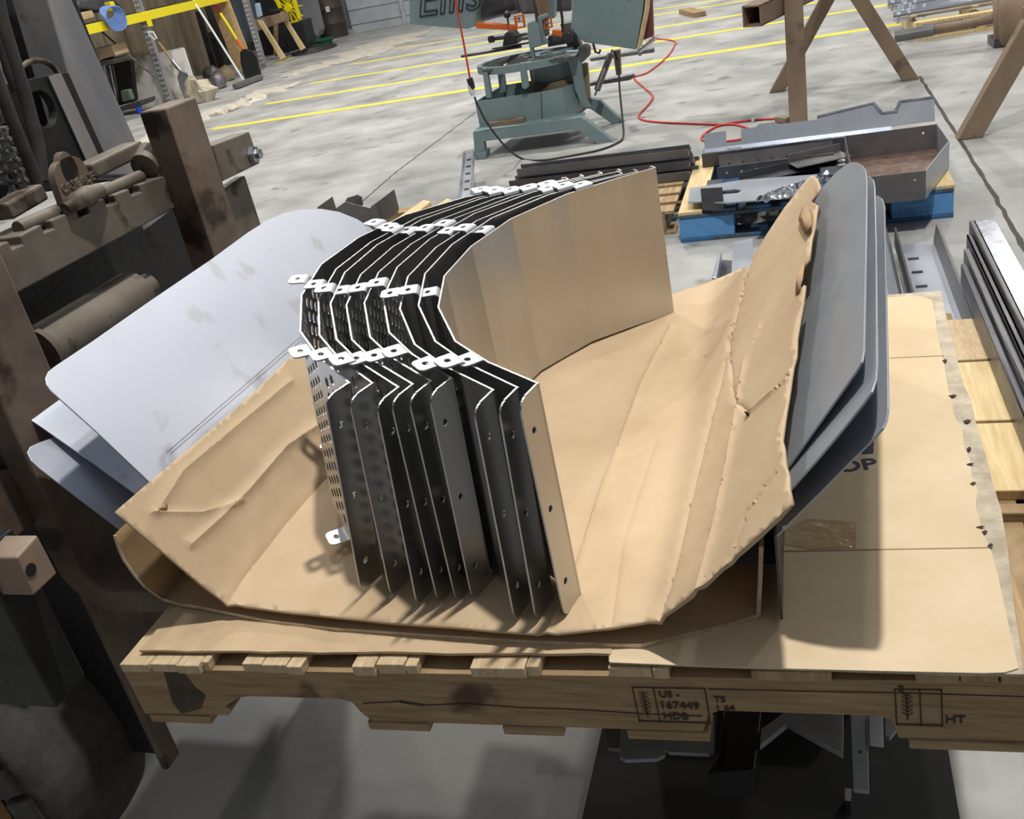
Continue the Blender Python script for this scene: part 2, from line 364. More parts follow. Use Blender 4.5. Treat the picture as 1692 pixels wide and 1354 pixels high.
# left strip folded along the front
b = B(); u0 = toP(FP(226, 1090, .017))[0]; u1 = toP(FP(1008, 1100, .017))[0]
NN = 26
for k in range(NN):
    a = u0+(u1-u0)*k/NN; c = u0+(u1-u0)*(k+1)/NN
    z0 = .0175+.0028*(1+noise.noise(V((k*.5, 3, 0)))); z1 = .0175+.0028*(1+noise.noise(V(((k+1)*.5, 3, 0))))
    vf = .013+.003*noise.noise(V((k*.3, 0, 5))); vf1 = .013+.003*noise.noise(V(((k+1)*.3, 0, 5)))
    vb = .5
    P_ = [PL(a, vf, z0), PL(c, vf1, z1), PL(c, vb, .0195), PL(a, vb, .0195)]
    b.add(P_ + [p+PW*.004 for p in P_], [(0, 1, 2, 3), (4, 5, 6, 7), (0, 1, 5, 4), (1, 2, 6, 5), (2, 3, 7, 6), (3, 0, 4, 7)])
b.build('folded_cardboard_strip', card, label='tan cardboard strip lying along the left half of the pallet front edge', cat='cardboard')
# printing on the flat cardboard
tu = FP(1354, 784, .0229); tdir = (FP(1423, 777, .0229)-tu).normalized()
text_obj('printed_letters', 'ROP', tu + tdir*.0, tdir, PW.cross(tdir), .043, ink, bold=.0012, parent=fc, label='navy block letters printed on the cardboard', depth=.0002)
q = [FP(1423, 751, .0229), FP(1443, 750, .0229), FP(1445, 712, .0229), FP(1455, 704, .0229), FP(1440, 697, .0229), FP(1424, 712, .0229)]
B().prism(q, PW*.0003).build('printed_bar', ink, fc, label='navy arrow printed on the cardboard')

# ------------------------------------------------------------------ cradle of cardboard: a valley surface z(x)
PROF = [(-1.30, 1.371), (-.851, .7195), (-.344, .7355), (-.205, .753), (-.155, .808), (-.050, .956), (.06, 1.111), (.20, 1.31)]
def hz(x, prof=PROF):
    if x <= prof[0][0]: a, b_ = prof[0], prof[1]
    elif x >= prof[-1][0]: a, b_ = prof[-2], prof[-1]
    else:
        for i in range(len(prof)-1):
            if prof[i][0] <= x <= prof[i+1][0]: a, b_ = prof[i], prof[i+1]; break
    return a[1] + (b_[1]-a[1])*(x-a[0])/(b_[0]-a[0])
def hsm(x): return (hz(x-.02)+2*hz(x-.01)+2*hz(x)+2*hz(x+.01)+hz(x+.02))/8
def on_cradle(px, py):
    r = ray(px, py); a, c = 0.5, 3.2
    g_ = lambda t: (EYE + r*t).z - hsm((EYE + r*t).x)
    # march until the ray drops below the surface
    t = a; dt = .02
    while t < c and g_(t) > 0: t += dt
    lo, hi = t-dt, t
    for _ in range(30):
        m_ = (lo+hi)/2
        if g_(m_) > 0: lo = m_
        else: hi = m_
    return EYE + r*lo
outline = [(188, 848), (230, 884), (285, 930), (330, 968), (375, 1003), (440, 1010), (560, 1024), (700, 1037), (800, 1045), (905, 1052), (1000, 1043), (1090, 1030),
           (1125, 1006), (1160, 980), (1210, 932), (1258, 890), (1290, 860), (1313, 834), (1308, 812), (1307, 790), (1302, 770), (1300, 745), (1296, 730), (1300, 700), (1305, 660), (1309, 625), (1316, 590), (1318, 560),
           (1324, 530), (1330, 500), (1334, 474), (1327, 482), (1324, 468), (1331, 445), (1341, 432), (1344, 400), (1348, 375), (1350, 352), (1352, 340), (1342, 334), (1352, 322), (1357, 310), (1352, 296), (1345, 292), (1336, 300), (1300, 345), (1270, 390),
           (1240, 440), (1170, 470), (1100, 492), (1050, 470), (950, 440), (820, 470), (700, 470), (640, 480), (600, 520), (560, 540), (520, 560), (498, 570), (484, 584), (478, 592), (420, 648), (340, 718), (260, 786)]
CREASE = [  # pixel polylines of folds, height in mm, width in cm
    ([(375, 1003), (400, 960), (470, 870), (540, 790)], -2.5, .8), ([(310, 905), (360, 860), (410, 810), (470, 740), (530, 700)], 5, .9), ([(245, 850), (330, 850), (400, 830)], 3, .7),
    ([(255, 850), (300, 780), (420, 680), (480, 630)], 3.5, .9), ([(1090, 1030), (1115, 950), (1150, 800), (1190, 640), (1240, 440)], -4, .9),
    ([(905, 1052), (950, 960), (1000, 800), (1060, 640), (1110, 540)], 4, .8), ([(1160, 980), (1190, 860), (1215, 720), (1235, 600), (1262, 540)], 4, .7),
    ([(1240, 685), (1290, 640), (1320, 600)], 3, .6), ([(1240, 685), (1215, 660), (1205, 560)], -3, .5), ([(1100, 600), (1180, 580)], 2, .6), ([(930, 700), (1010, 690), (1090, 700)], 1.5, .8),
    ([(400, 1008), (330, 930), (300, 890)], 2, 1.0), ([(1200, 960), (1240, 850), (1290, 780)], -2, .6), ([(1010, 1040), (1030, 900), (1085, 730)], -2, .7)]
def dens(pts, step=14):
    out = []
    for i in range(len(pts)):
        a = V(pts[i]); b_ = V(pts[(i+1) % len(pts)]); n = max(1, int((b_-a).length/step))
        out += [a + (b_-a)*k/n for k in range(n)]
    return out
o2 = dens(outline); rim = len(o2)
def inpoly(x, y, P_):
    c = False; j = len(P_)-1
    for i in range(len(P_)):
        if (P_[i][1] > y) != (P_[j][1] > y) and x < (P_[j][0]-P_[i][0])*(y-P_[i][1])/(P_[j][1]-P_[i][1])+P_[i][0]: c = not c
        j = i
    return c
inner = []
yy = 285.0
while yy < 1055:
    st = 7 + (yy-285)*.008
    xx = 180 + random.uniform(0, 5)
    while xx < 1360:
        if inpoly(xx, yy, outline): inner.append(V((xx+random.uniform(-1.5, 1.5), yy+random.uniform(-1.5, 1.5))))
        xx += st
    yy += st*.85
for pl, a_, w__ in CREASE:
    for i in range(len(pl)-1):
        A_ = V(pl[i]); B_ = V(pl[i+1]); n_ = max(2, int((B_-A_).length/7)); d_ = (B_-A_).normalized(); s_ = V((-d_.y, d_.x))
        for k in range(n_):
            for off in (-6, -3, 0, 3, 6):
                q_ = A_ + (B_-A_)*((k+.5)/n_) + s_*off
                if inpoly(q_.x, q_.y, outline): inner.append(q_)
allp = o2 + inner
res = delaunay_2d_cdt(allp, [(i, (i+1) % rim) for i in range(rim)], [], 1, 1e-4)
cvs, cfs = res[0], res[2]
crs = [([V(p) for p in [on_cradle(*q_) for q_ in pl]], a*.0011, w_*.0075) for pl, a, w_ in CREASE]
crs = [([V((p.x, p.y)) for p in pl], a, w_) for pl, a, w_ in crs]
def segd(p, a, b_):
    d = b_-a; t = max(0, min(1, (p-a).dot(d)/max(d.length_squared, 1e-9))); return (p-a-d*t).length
def wrinkle(p):
    z = .0032*noise.noise(V((p.x*7, p.y*4, 0))) + .0007*noise.noise(V((p.x*22, p.y*14, 3)))
    q2 = V((p.x, p.y))
    for pl, a, w_ in crs:
        d = min(segd(q2, pl[i], pl[i+1]) for i in range(len(pl)-1))
        if d < w_*3: z += a*(1-d/w_ if d < w_ else 0)
    return z
base = [on_cradle(v[0], v[1]) for v in cvs]
# the bright upper corner curls; the surface is lifted along its own normal
def nrm(x):
    s = (hsm(x+.004)-hsm(x-.004))/.008; return V((-s, 0, 1)).normalized()
verts = [p + nrm(p.x)*(wrinkle(p)+.004) for p in base]
b = B(); b.v = verts; b.f = [tuple(f_) for f_ in cfs]
crd = b.build('cardboard_cradle', card, label='creased tan cardboard sheet curved like a trough under the bent steel plates', cat='cardboard', smooth=35)
so = crd.modifiers.new('thickness', 'SOLIDIFY'); so.thickness = .004; so.offset = -1 if crd.data.polygons[0].normal.z > 0 else 1
# torn flap and puncture
def bent_flap(pxs, lift, name, m, parent, **k):
    P_ = [on_cradle(*q_) + nrm(on_cradle(*q_).x)*lf for q_, lf in zip(pxs, lift)]
    bb = B(); c = sum(P_, V((0, 0, 0)))/len(P_) + nrm(P_[0].x)*.006; bb.v = P_+[c]; n = len(P_)
    bb.f = [(i, (i+1) % n, n) for i in range(n)]; o = bb.build(name, m, parent, smooth=20, **k)
    s_ = o.modifiers.new('thickness', 'SOLIDIFY'); s_.thickness = .0015; return o
bent_flap([(1331, 348), (1343, 345), (1351, 360), (1352, 376), (1344, 390), (1334, 385), (1329, 368)], [.006, .010, .012, .010, .012, .008, .010], 'torn_flap', card_dark, crd)
bent_flap([(1325, 470), (1334, 448), (1341, 436), (1336, 466), (1328, 486), (1321, 490)], [.005, .008, .010, .009, .007, .005], 'torn_flap', card_dark, crd)
bent_flap([(244, 852), (252, 845), (262, 838), (274, 836), (270, 846), (260, 852), (250, 856)], [.004, .005, .009, .006, .010, .007, .004], 'torn_hole_flap', card_dark, crd)
bent_flap([(1238, 684), (1242, 683), (1243, 688), (1240, 691)], [.005, .005, .005, .005], 'puncture', stampink, crd)

# ------------------------------------------------------------------ second, darker cardboard below it
prof2 = [FY(190, 885, .985), FY(196, 905, .983), FY(205, 925, .98), FY(222, 950, .98), FY(240, 970, .98)]
prof2 += [FP(x, y, .030) for x, y in ((268, 990), (300, 1000), (330, 1004))] + [FP(x, y, .0265) for x, y in ((450, 1028), (560, 1040), (700, 1050), (860, 1060), (1000, 1066), (1060, 1067))]
prof2 += [FY(1130, 1051, .925), FY(1200, 1034, .945), FY(1253, 1018, .96), FY(1256, 960, .965), FY(1258, 903, .965)]
b = B(); n = len(prof2)
for j, dy in enumerate((0, .3, .75)):
    for p in prof2: b.v.append(p + V((0, dy, (.001 if j else 0))))
for j in range(2):
    for i in range(n-1): b.f.append((j*n+i, j*n+i+1, (j+1)*n+i+1, (j+1)*n+i))
low = b.build('lower_cardboard_sheet', card_dark, label='second cardboard sheet nested below the tan trough, its front edge curling up at the left', cat='cardboard', smooth=40)
sl = low.modifiers.new('thickness', 'SOLIDIFY'); sl.thickness = .0055; sl.offset = 0
eb = B()
for i in range(n-1):
    a, c = prof2[i], prof2[i+1]; d = (c-a); upn = d.cross(V((0, 1, 0))).normalized()
    up = upn if upn.z > 0 or abs(upn.x) > .9 else -upn
    eb.box(a - up*.0026 + V((0, -.0012, 0)), d, up*.0052, V((0, .001, 0)))
eb.build('corrugated_edge', flute, low, label='pale corrugated edge of the cardboard')

# ------------------------------------------------------------------ bent steel sheets nested in the trough
A_px = [(240, 790), (160, 714), (84, 646), (77, 636), (75, 625), (80, 614), (90, 606), (150, 566), (250, 496), (350, 428), (410, 384), (440, 365), (470, 352), (500, 346), (530, 345), (560, 350), (590, 362), (612, 376), (640, 400)]
B_px = [(235, 825), (150, 762), (66, 704), (54, 696), (47, 687), (49, 678), (58, 671), (75, 664), (100, 652), (160, 615), (300, 520), (400, 450)]
C_px = [(205, 880), (130, 824), (66, 775), (52, 762), (45, 748), (50, 738), (66, 731), (100, 719), (160, 690), (300, 600), (400, 530)]
WR0 = V((-.033, 0, .922)); WRd = V((.093, 0, .100)).normalized(); WRn = V((-WRd.z, 0, WRd.x))    # normal pointing up-left
R1 = [(1305, 768), (1340, 718), (1380, 662), (1414, 614), (1424, 598), (1427, 580), (1429, 480), (1431, 380), (1432, 300), (1430, 282), (1424, 273), (1415, 268), (1404, 268), (1392, 276), (1378, 288), (1362, 306), (1342, 340)]
R2 = [(1303, 812), (1345, 765), (1390, 712), (1425, 668), (1440, 648), (1447, 628), (1449, 600), (1448, 500), (1447, 400), (1445, 310), (1443, 298), (1436, 291), (1424, 292), (1405, 310)]
R3 = [(1282, 886), (1310, 858), (1360, 808), (1405, 762), (1440, 728), (1458, 708), (1464, 694), (1467, 676), (1466, 600), (1464, 500), (1462, 400), (1461, 340), (1457, 328), (1450, 323), (1442, 326), (1420, 350)]
spec = [((75, 635), (240, 790), 1.05, A_px, R1, (1424, 598), -.012, .0340, -.008, 'bluish steel sheet, topmost of the nested three, its broad smooth left wing uncovered and smudged'),
        ((48, 695), (235, 825), 1.10, B_px, R2, (1440, 648), 0, .0315, -.004, 'bluish steel sheet between the topmost and the lowest of the nested three'),
        ((45, 745), (205, 880), 1.06, C_px, R3, (1462, 697), 0, .0290, 0, 'lowest of the three nested bluish steel sheets, closest to the pallet')]
def floor_z(x, w): return PL(0, 0, w).z + (x-PL(0, 0, w).x)*math.tan(TILT)
for si, (a, c, Yf, Lp, Rp, rtop, off, wf, loff, lab) in enumerate(spec):
    root = thing('bent_steel_sheet', PL(.5, .1, wf), lab, 'steel sheet', 'bent steel sheets nested in the trough')
    p, q = FY(*a, Yf), FY(*c, Yf); nn = (q-p).cross(V((0, 1, 0))).normalized(); nn = nn if nn.z > 0 else -nn
    p = p + nn*loff; d = q + nn*loff - p
    L = [FN(x, y, p, nn) for x, y in Lp]; yb = max(v.y for v in L)
    t = 0.0; bend = V(p)
    while bend.z > floor_z(bend.x, wf): t += .004; bend = p + d*t
    if si == 0:
        sc_ = B()
        for q0, q1 in (((275, 748), (497, 556)), ((281, 750), (499, 561))):
            a_, b_ = FN(*q0, p, nn), FN(*q1, p, nn); sc_.box(a_ + nn*.0002, b_-a_, (b_-a_).cross(nn).normalized()*.0010, nn*.0002)
        sc_.build('scribed_line', dsteel, root)
    L += [V((bend.x, yb-.02, bend.z)), V((bend.x, Yf, bend.z))]
    B().prism(L, -nn*.0025).build('left_wing', sheetm, root, bevel=.0006)
    ra, rb = FY(*Rp[0], .95), FY(*rtop, .95); WRn = (rb-ra).cross(V((0, 1, 0))).normalized(); WRn = WRn if WRn.z > 0 else -WRn
    WRd = (rb-ra).normalized(); P0 = ra + WRn*off; R_ = [FN(x, y, P0, WRn) for x, y in Rp]; yr = max(v.y for v in R_)
    if si == 2:
        t0 = R_[0]; zf = floor_z(t0.x, wf); R_.append(V((t0.x, yr, t0.z)))
        B().prism(R_, -WRn*.0025).build('right_wing', hrs, root, bevel=.0006)
        B().box(V((t0.x-.002, .95, zf)), V((.003, 0, 0)), V((0, yr-.95, 0)), V((0, 0, t0.z-zf))).build('right_upstand', dsteel2, root)
        prof_ = [(bend.x, bend.z), (t0.x, zf)]
    else:
        fx = -.165 if si == 0 else -.12; fz = P0.z + (fx-P0.x)*WRd.z/WRd.x
        R_ += [V((fx, yr, fz)), V((fx, Yf, fz))]
        B().prism(R_, -WRn*.0025).build('right_wing', hrs, root, bevel=.0006)
        kx = -.215 if si == 0 else -.17
        prof_ = [(bend.x, bend.z), (kx, floor_z(kx, wf)), (fx, fz)]
    for k in range(len(prof_)-1):
        pa, pb = prof_[k], prof_[k+1]
        B().box(V((pa[0], Yf, pa[1])), V((pb[0]-pa[0], 0, pb[1]-pa[1])), V((0, .85, 0)), V((0, 0, -.0022))).build('trough_bottom', hrs, root)
# ------------------------------------------------------------------ nine curved perforated plates standing in the trough
FH = .312; W0 = .0485
pts9 = [(0, 0), (-.0829, .0707), (-.15, .1446), (-.2197, .2784), (-.2556, .4166), (-.2524, .5588), (-.2169, .7002), (-.1356, .8248), (-.0412, .9007), (.0211, .9409)]
TH = .0026
def curved_plate(name, perforated):
    """one bent plate in its own frame: x, y in the plan of the pallet, z up; returns root with parts"""
    root = thing(name, (0, 0, 0), 'curved steel plate', 'steel plate')
    sk = B(); ed = B()
    N = len(pts9)
    for i in range(N-1):
        a = V((*pts9[i], 0)); c = V((*pts9[i+1], 0)); L = (c-a).length; d = (c-a)/L
        holes = []
        if perforated and i in (0, 1, 2, 3):
            px_ = .021; nx = int((L-.012)/px_); x0 = (L-(nx-1)*px_)/2
            for ix in range(nx):
                for iz in range(12):
                    zc = .028+iz*.024+(.012 if ix % 2 else 0)
                    if zc < FH-.018: holes.append([(x0+ix*px_+.0078*math.cos(2*PI*k/6), zc+.0088*math.sin(2*PI*k/6)) for k in range(6)])
        sk.plate(a, d, V((0, 0, 1)), [(0, 0), (L, 0), (L, FH), (0, FH)], holes, TH)
    sk.build('curved_web', stain, root)
    # bright cut edge along the top
    for i in range(N-1):
        a = V((*pts9[i], FH)); c = V((*pts9[i+1], FH)); L = (c-a).length; d = (c-a)/L; nrm_ = d.cross(V((0, 0, 1)))
        ed.box(a, c-a, nrm_*TH, V((0, 0, .0008)))
    # front flange, folded back towards the viewer
    fd = V((-.0105, -.043, 0)); fl = .046; fd.normalize()
    fo = rnd([(0, 0), (fl, 0), (fl, FH), (0, FH)], [0, .016, .016, 0])
    fb = B(); fb.plate((0, 0, 0), fd, (0, 0, 1), fo, [circ(fl*.58, z, .0048, 10) for z in (.045, .155, .265)], TH)
    fb.build('front_flange', stain, root, bevel=.0004)
    ed.box(V((0, 0, FH)), fd*(fl-.016), fd.cross(V((0, 0, 1)))*TH, V((0, 0, .0008)))
    # small back flange
    be = V((*pts9[-1], 0)); bd = V((-.55, .83, 0)).normalized()
    bb = B(); bb.plate(be, bd, (0, 0, 1), rnd([(0, 0), (.028, 0), (.028, FH), (0, FH)], [0, .010, .010, 0]), [circ(.016, z, .0045, 8) for z in (.045, .155, .265)], TH)
    bb.build('back_flange', stain, root)
    ed.box(be + V((0, 0, FH)), bd*.019, bd.cross(V((0, 0, 1)))*TH, V((0, 0, .0008)))
    ed.build('cut_edge', stain_edge, root, label='bright cut edge')
    # tabs: rolled out from the top and bottom rims
    for seg, fr in ((1, .16), (3, .42), (5, .5), (7, .34)):
        a = V((*pts9[seg], 0)); c = V((*pts9[seg+1], 0)); d = (c-a).normalized(); out = V((-d.y, d.x, 0))
        m_ = a + (c-a)*fr
        for zz, sgn in ((FH, 1), (0, -1)):
            tb = B(); w_ = .038
            ol = rnd([(-w_/2, 0), (-w_/2, .027), (w_/2, .027), (w_/2, 0)], [0, .011, .011, 0])
            o = m_ + out*.006 + V((0, 0, zz + sgn*.0045 if sgn > 0 else zz + .0026))
            tb.plate(o, d, out, ol, [circ(0, .0125, .0062, 12, .0042)], .0024 if sgn > 0 else -.0024)
            # rolled bend down to the rim
            K = 5; r = .007
            for k in range(K):
                t0 = PI/2*k/K; t1 = PI/2*(k+1)/K
                zc = zz + (sgn*.0045 if sgn > 0 else .0026)
                p0 = m_ + out*(.006-.006*math.sin(t0)) + V((0, 0, zc - sgn*r*(1-math.cos(t0)))); p1 = m_ + out*(.006-.006*math.sin(t1)) + V((0, 0, zc - sgn*r*(1-math.cos(t1))))
                tb.box(p0 - d*w_/2, p1-p0, d*w_, V((0, 0, .0022*sgn)) + out*.0008)
            tb.build('lug_tab', tabm, root, bevel=.0004)
    return root
OFFS = [((.427, .145), -2.95), ((.464, .137), -2.3), ((.508, .118), -.28), ((.526, .123), -1.11), ((.549, .127), -2.06), ((.575, .131), -2.86), ((.643, .087), .72), ((.673, .088), .68), ((.696, .095), 0.0)]
PALM = Matrix((PU, PV, PW)).transposed()
FEET = [(607, 962), (652, 974), (698, 982), (730, 982), (758, 981), (786, 974), (857, 1006), (891, 1007), (935, 1007)]
ordn = ['leftmost perforated curved plate of the row, its holes and a low lug showing', 'second perforated curved plate from the left end of the row', 'third perforated curved plate from the left end of the row',
        'fourth curved plate from the left, in the middle of the row', 'fifth curved plate from the left, at the centre of the row', 'sixth curved plate from the left, with the wide gap to its right',
        'seventh curved plate from the left, first of the right-hand three', 'eighth curved plate from the left, second from the right end', 'rightmost curved stainless plate, its broad tan face and bright front flange open to view']
proto_p = curved_plate('curved_steel_plate', True); proto_s = curved_plate('curved_steel_plate', False)
used = {}
for i, ((u, v), ang) in enumerate(OFFS):
    src = proto_p if i < 6 else proto_s
    if src not in used: r_ = src; used[src] = 1
    else:
        r_ = src.copy(); COL.objects.link(r_)
        for ch in list(src.children):
            if ch.name.split('.')[0] and ch.parent == src:
                c_ = ch.copy(); c_.parent = r_; COL.objects.link(c_)
    # each plate leans a little on its neighbours: its foot is where the photo shows it, its top rim at u, v
    ft = toP(FP(*FEET[i], W0+.006)); a_ = math.radians(ang)
    lx, ly = -.0112, -.0446; bu = ft[0]-(lx*math.cos(a_)-ly*math.sin(a_)); bv = ft[1]-(lx*math.sin(a_)+ly*math.cos(a_))
    du, dv = u-bu, v-bv
    if i == 0: D9 = None
    zax = V((du, 0, FH)).normalized(); tilt_ = V((0, 0, 1)).rotation_difference(zax).to_matrix()
    top_ = V((u, v, W0+FH)); org = top_ - zax*FH
    r_.matrix_world = Matrix.Translation(PL(org.x, org.y, org.z)) @ (PALM @ tilt_ @ Matrix.Rotation(a_, 3, 'Z')).to_4x4()
    pass
    r_['label'] = ordn[i]; r_['category'] = 'steel plate'; r_['group'] = 'curved steel plates standing in the trough'
# ------------------------------------------------------------------ the forklift that holds the pallet
XF = -1.2
fk = thing('forklift', (-1.7, 1.45, 0), 'worn rusty forklift at the left edge, its mast, carriage and forks holding the wooden pallet', 'forklift')
def fx(*pts): return [FX(x, y, XF) for x, y in pts]
def xslab(b, X0, X1, yz):     # outline in Y, z extruded along X
    b.prism([(X0, y, z) for y, z in yz], (X1-X0, 0, 0)); return b
# forks: shank, rolled heel and blade
for y0, y1, ztop, m_ in ((1.068, 1.188, 1.27, rust), (1.722, 1.834, 1.335, rust)):
    zb = PL(-.2, 0, 0).z; r = .05; t = .05
    prof = [(XF-.05, ztop), (XF, ztop), (XF, zb+r)] + [(XF+r-r*math.cos(a), zb+r-r*math.sin(a)) for a in [PI/2*k/6 for k in range(1, 7)]]
    tip = PL(1.0, 0, -.006); prof += [(tip.x, tip.z-.0), (tip.x, tip.z-.012), (XF+.25, zb-.055+.016)] + [(XF+r-(r+t)*math.cos(a)+.0, zb+r-(r+t)*math.sin(a)) for a in [PI/2*(1-k/6) for k in range(0, 7)]]
    if y0 > 1.5: prof[0] = (XF-.065, ztop); prof.append((XF-.065, .95))
    f_ = B(); f_.prism([(x, y0, z) for x, z in prof], (0, y1-y0, 0)); f_.build('fork', m_, fk, bevel=.004, smooth=40)
    # hook over the carriage bar
    if y0 < 1.5: B().bx(XF-.13, XF-.045, y0+.004, y1-.004, ztop-.05, ztop-.004).build('fork_hook', m_, fk, bevel=.004)
# upper carriage bar with notches cut in its top edge
def pz(x, y, X): p = FX(x, y, X); return p.y, p.z
XB = XF-.055
def line(x0, y0, x1, y1, n): return [(x0+(x1-x0)*k/n, y0+(y1-y0)*k/n) for k in range(n+1)]
top = []
for a, c in (((-60, 432), (14, 398)), ((32, 390), (68, 371)), ((84, 364), (126, 347)), ((144, 339), (172, 328)), ((188, 322), (213, 312)), ((229, 305), (270, 291))):
    pa, pc = FX(*a, XB), FX(*c, XB); top += [(pa.y, pa.z), (pc.y, pc.z)]
full = []
for i, (y, z) in enumerate(top):
    if i % 2 == 0 and i: full.append((y, z-.015))
    full.append((y, z))
    if i % 2 == 1 and i < len(top)-1: full.append((y, z-.014))
yr_, zr = pz(290, 344, XB); yl = top[0][0]
full += [(top[-1][0]+.012, top[-1][1]-.012), (yr_, zr)]
pl_ = FX(25, 487, XB); full += [(pl_.y, pl_.z), (yl, pl_.z-.015)]
b = B(); xslab(b, XB-.045, XB, full); b.build('carriage_upper_bar', carr, fk, bevel=.003)
B().bx(XB-.10, XB-.045, .9, 1.9, 1.165, 1.215).build('carriage_beam', carr, fk, bevel=.004)
# extension of the bar beyond the far fork with bolt
e = B(); q0, q1, q2, q3 = pz(352, 240, XB), pz(412, 217, XB), pz(430, 270, XB), pz(368, 300, XB)
e.prism([(XB-.05, *q0), (XB-.05, *q1), (XB-.05, *q2), (XB-.05, *q3)], (.05, 0, 0)); e.build('carriage_upper_bar', carr, fk, bevel=.003)
bp = FX(416, 256, XB+.001); B().lathe([(.020, 0), (.020, .012), (.012, .013), (.012, .024), (.001, .025)], bp, (1, 0, 0), 6).build('bolt', bright, fk)
g_ = B(); q = [pz(372, 312, XB-.03), pz(405, 290, XB-.03), pz(436, 385, XB-.03), pz(440, 470, XB-.03), pz(400, 470, XB-.03)]
g_.prism([(XB-.06, *k) for k in q], (.03, 0, 0)); g_.build('carriage_side_plate', carr, fk, bevel=.003)
# lower plates of the carriage
B().bx(XF-.10, XF-.05, 1.0, 1.9, .80, .90).build('carriage_lower_bar', rust, fk, bevel=.004)
lp = B(); q = [pz(200, 1105, XF-.02), pz(230, 1095, XF-.02), pz(307, 1240, XF-.02), pz(280, 1272, XF-.02)]
zt = .72
lp.bx(XF-.035, XF-.022, 1.075, 1.118, FX(280, 1272, XF-.02).z, zt); lp.build('lower_carriage_plate', rust, fk, bevel=.002)
sp_ = B(); sp_.bx(XF-.62, XF-.036, 1.08, 1.10, .26, .98); sp_.build('mast_side_plate', black, fk)
B().bx(XF-.40, XF-.12, 1.12, 1.16, .0+.32, 1.05).build('mast_side_plate', black, fk)
B().bx(XF-.45, XF-.14, 1.2, 1.85, .50, .80).build('cross_member', black, fk)
B().bx(XF-.12, XF-.08, 1.13, 1.95, .28, .74).build('lower_cross_plate', rust, fk, bevel=.003)
B().bx(XF-.36, XF-.33, 1.08, 1.95, .60, 1.17).build('cross_member', black, fk)
B().prism([FX(x, y, XF-.36) for x, y in ((40, 520), (160, 440), (285, 345), (330, 330), (370, 440), (300, 520), (120, 640), (80, 640))], (-.03, 0, 0)).build('rear_panel', black, fk)
# fork positioning cylinder between the shanks
XC = XF-.10
a, c = FX(75, 580, XC), FX(222, 487, XC); dd = (c-a).normalized(); rr = .048
B().tube([a-dd*.02, a, c], rr, 24).build('cylinder_barrel', carr, fk, smooth=40)
B().tube([c, c+dd*.012, c+dd*.03, c+dd*.05], [.040, .034, .026, .026], 18).build('cylinder_gland', carr, fk, smooth=40)
B().tube([c+dd*.04, c+dd*.055], .022, 6).build('cylinder_nut', carr, fk)
B().tube([a-dd*.03, a-dd*.018], .055, 24).build('cylinder_flange', rust, fk, smooth=40)
B().bx(XC-.05, XC+.02, a.y+.07, a.y+.12, a.z-.16, a.z-.09).build('cylinder_bracket', carr, fk, bevel=.003)
# lifting eye welded on the bar, with raised letters
XE = XF-.075
eo = FX(120, 322, XE); ex = V((0, 1, 0)); ez = V((0, 0, 1))
pw = (FX(160, 305, XE)-FX(95, 335, XE)).length; ph = (FX(110, 258, XE).z - eo.z)
ol = rnd([(-.047, -.01), (.047, -.01), (.043, ph), (-.043, ph)], [0, 0, .042, .042], 8)
eye_ = B(); eye_.plate(eo, ex, ez, ol, [circ(0, ph*.66, .021, 16, .034)], .015); ey_o = eye_.build('lifting_eye', rust, fk, bevel=.003, smooth=40)
text_obj('cast_letters', 'CASCADE', eo + V((.0152, -.040, .012)), ex, ez, .022, carr, parent=ey_o, label='raised cast letters', depth=.002, spacing=.95)
w = B(); w.tube([eo + V((.02, -.055, -.012)), eo + V((.03, 0, -.004)), eo + V((.02, .05, -.008))], [.012, .018, .012], 10); w.build('weld_bead', carr, fk, smooth=60)
# horizontal tie rods above the bar
XT = XF-.13
for (p0, p1, wd_, hh) in (((0, 352), (60, 318), .045, .03), ((138, 286), (222, 246), .05, .03)):
    B().bar(FX(*p0, XT)-V((0, .0, 0)), FX(*p1, XT), wd_, hh).build('tie_bar', carr, fk, bevel=.005)
B().tube([FX(30, 378, XF-.08), FX(232, 292, XF-.08)], .013, 10).build('cross_rod', carr, fk, smooth=40)
cp_ = FX(252, 262, XF-.09); B().tube([cp_-V((0, .035, .01)), cp_, cp_+V((0, .03, .004))], [.03, .036, .02], 16).build('roller', carr, fk, smooth=40)
# mast rails: near channel with its grey face, and the far one
XM = XF-.30
def rail(name, pxa, pxb, X, dx, m_, dark=None):
    (x0, y0), (x1, y1) = pxa; (x2, y2), (x3, y3) = pxb
    P_ = [FX(x0, y0, X), FX(x1, y1, X), FX(x3, y3, X), FX(x2, y2, X)]
    B().prism(P_, (-dx, 0, 0)).build(name, m_, fk, bevel=.003)
rail('mast_rail', ((62, -60), (160, 290)), ((92, -60), (250, 290)), XM, .09, mastm)
rail('mast_rail', ((-60, -60), (40, 300)), ((-22, -60), (62, 300)), XM-.02, .07, mastm)
rail('rear_mast_panel', ((-80, -80), (0, 330)), ((95, -80), (240, 290)), XM-.12, .03, black)
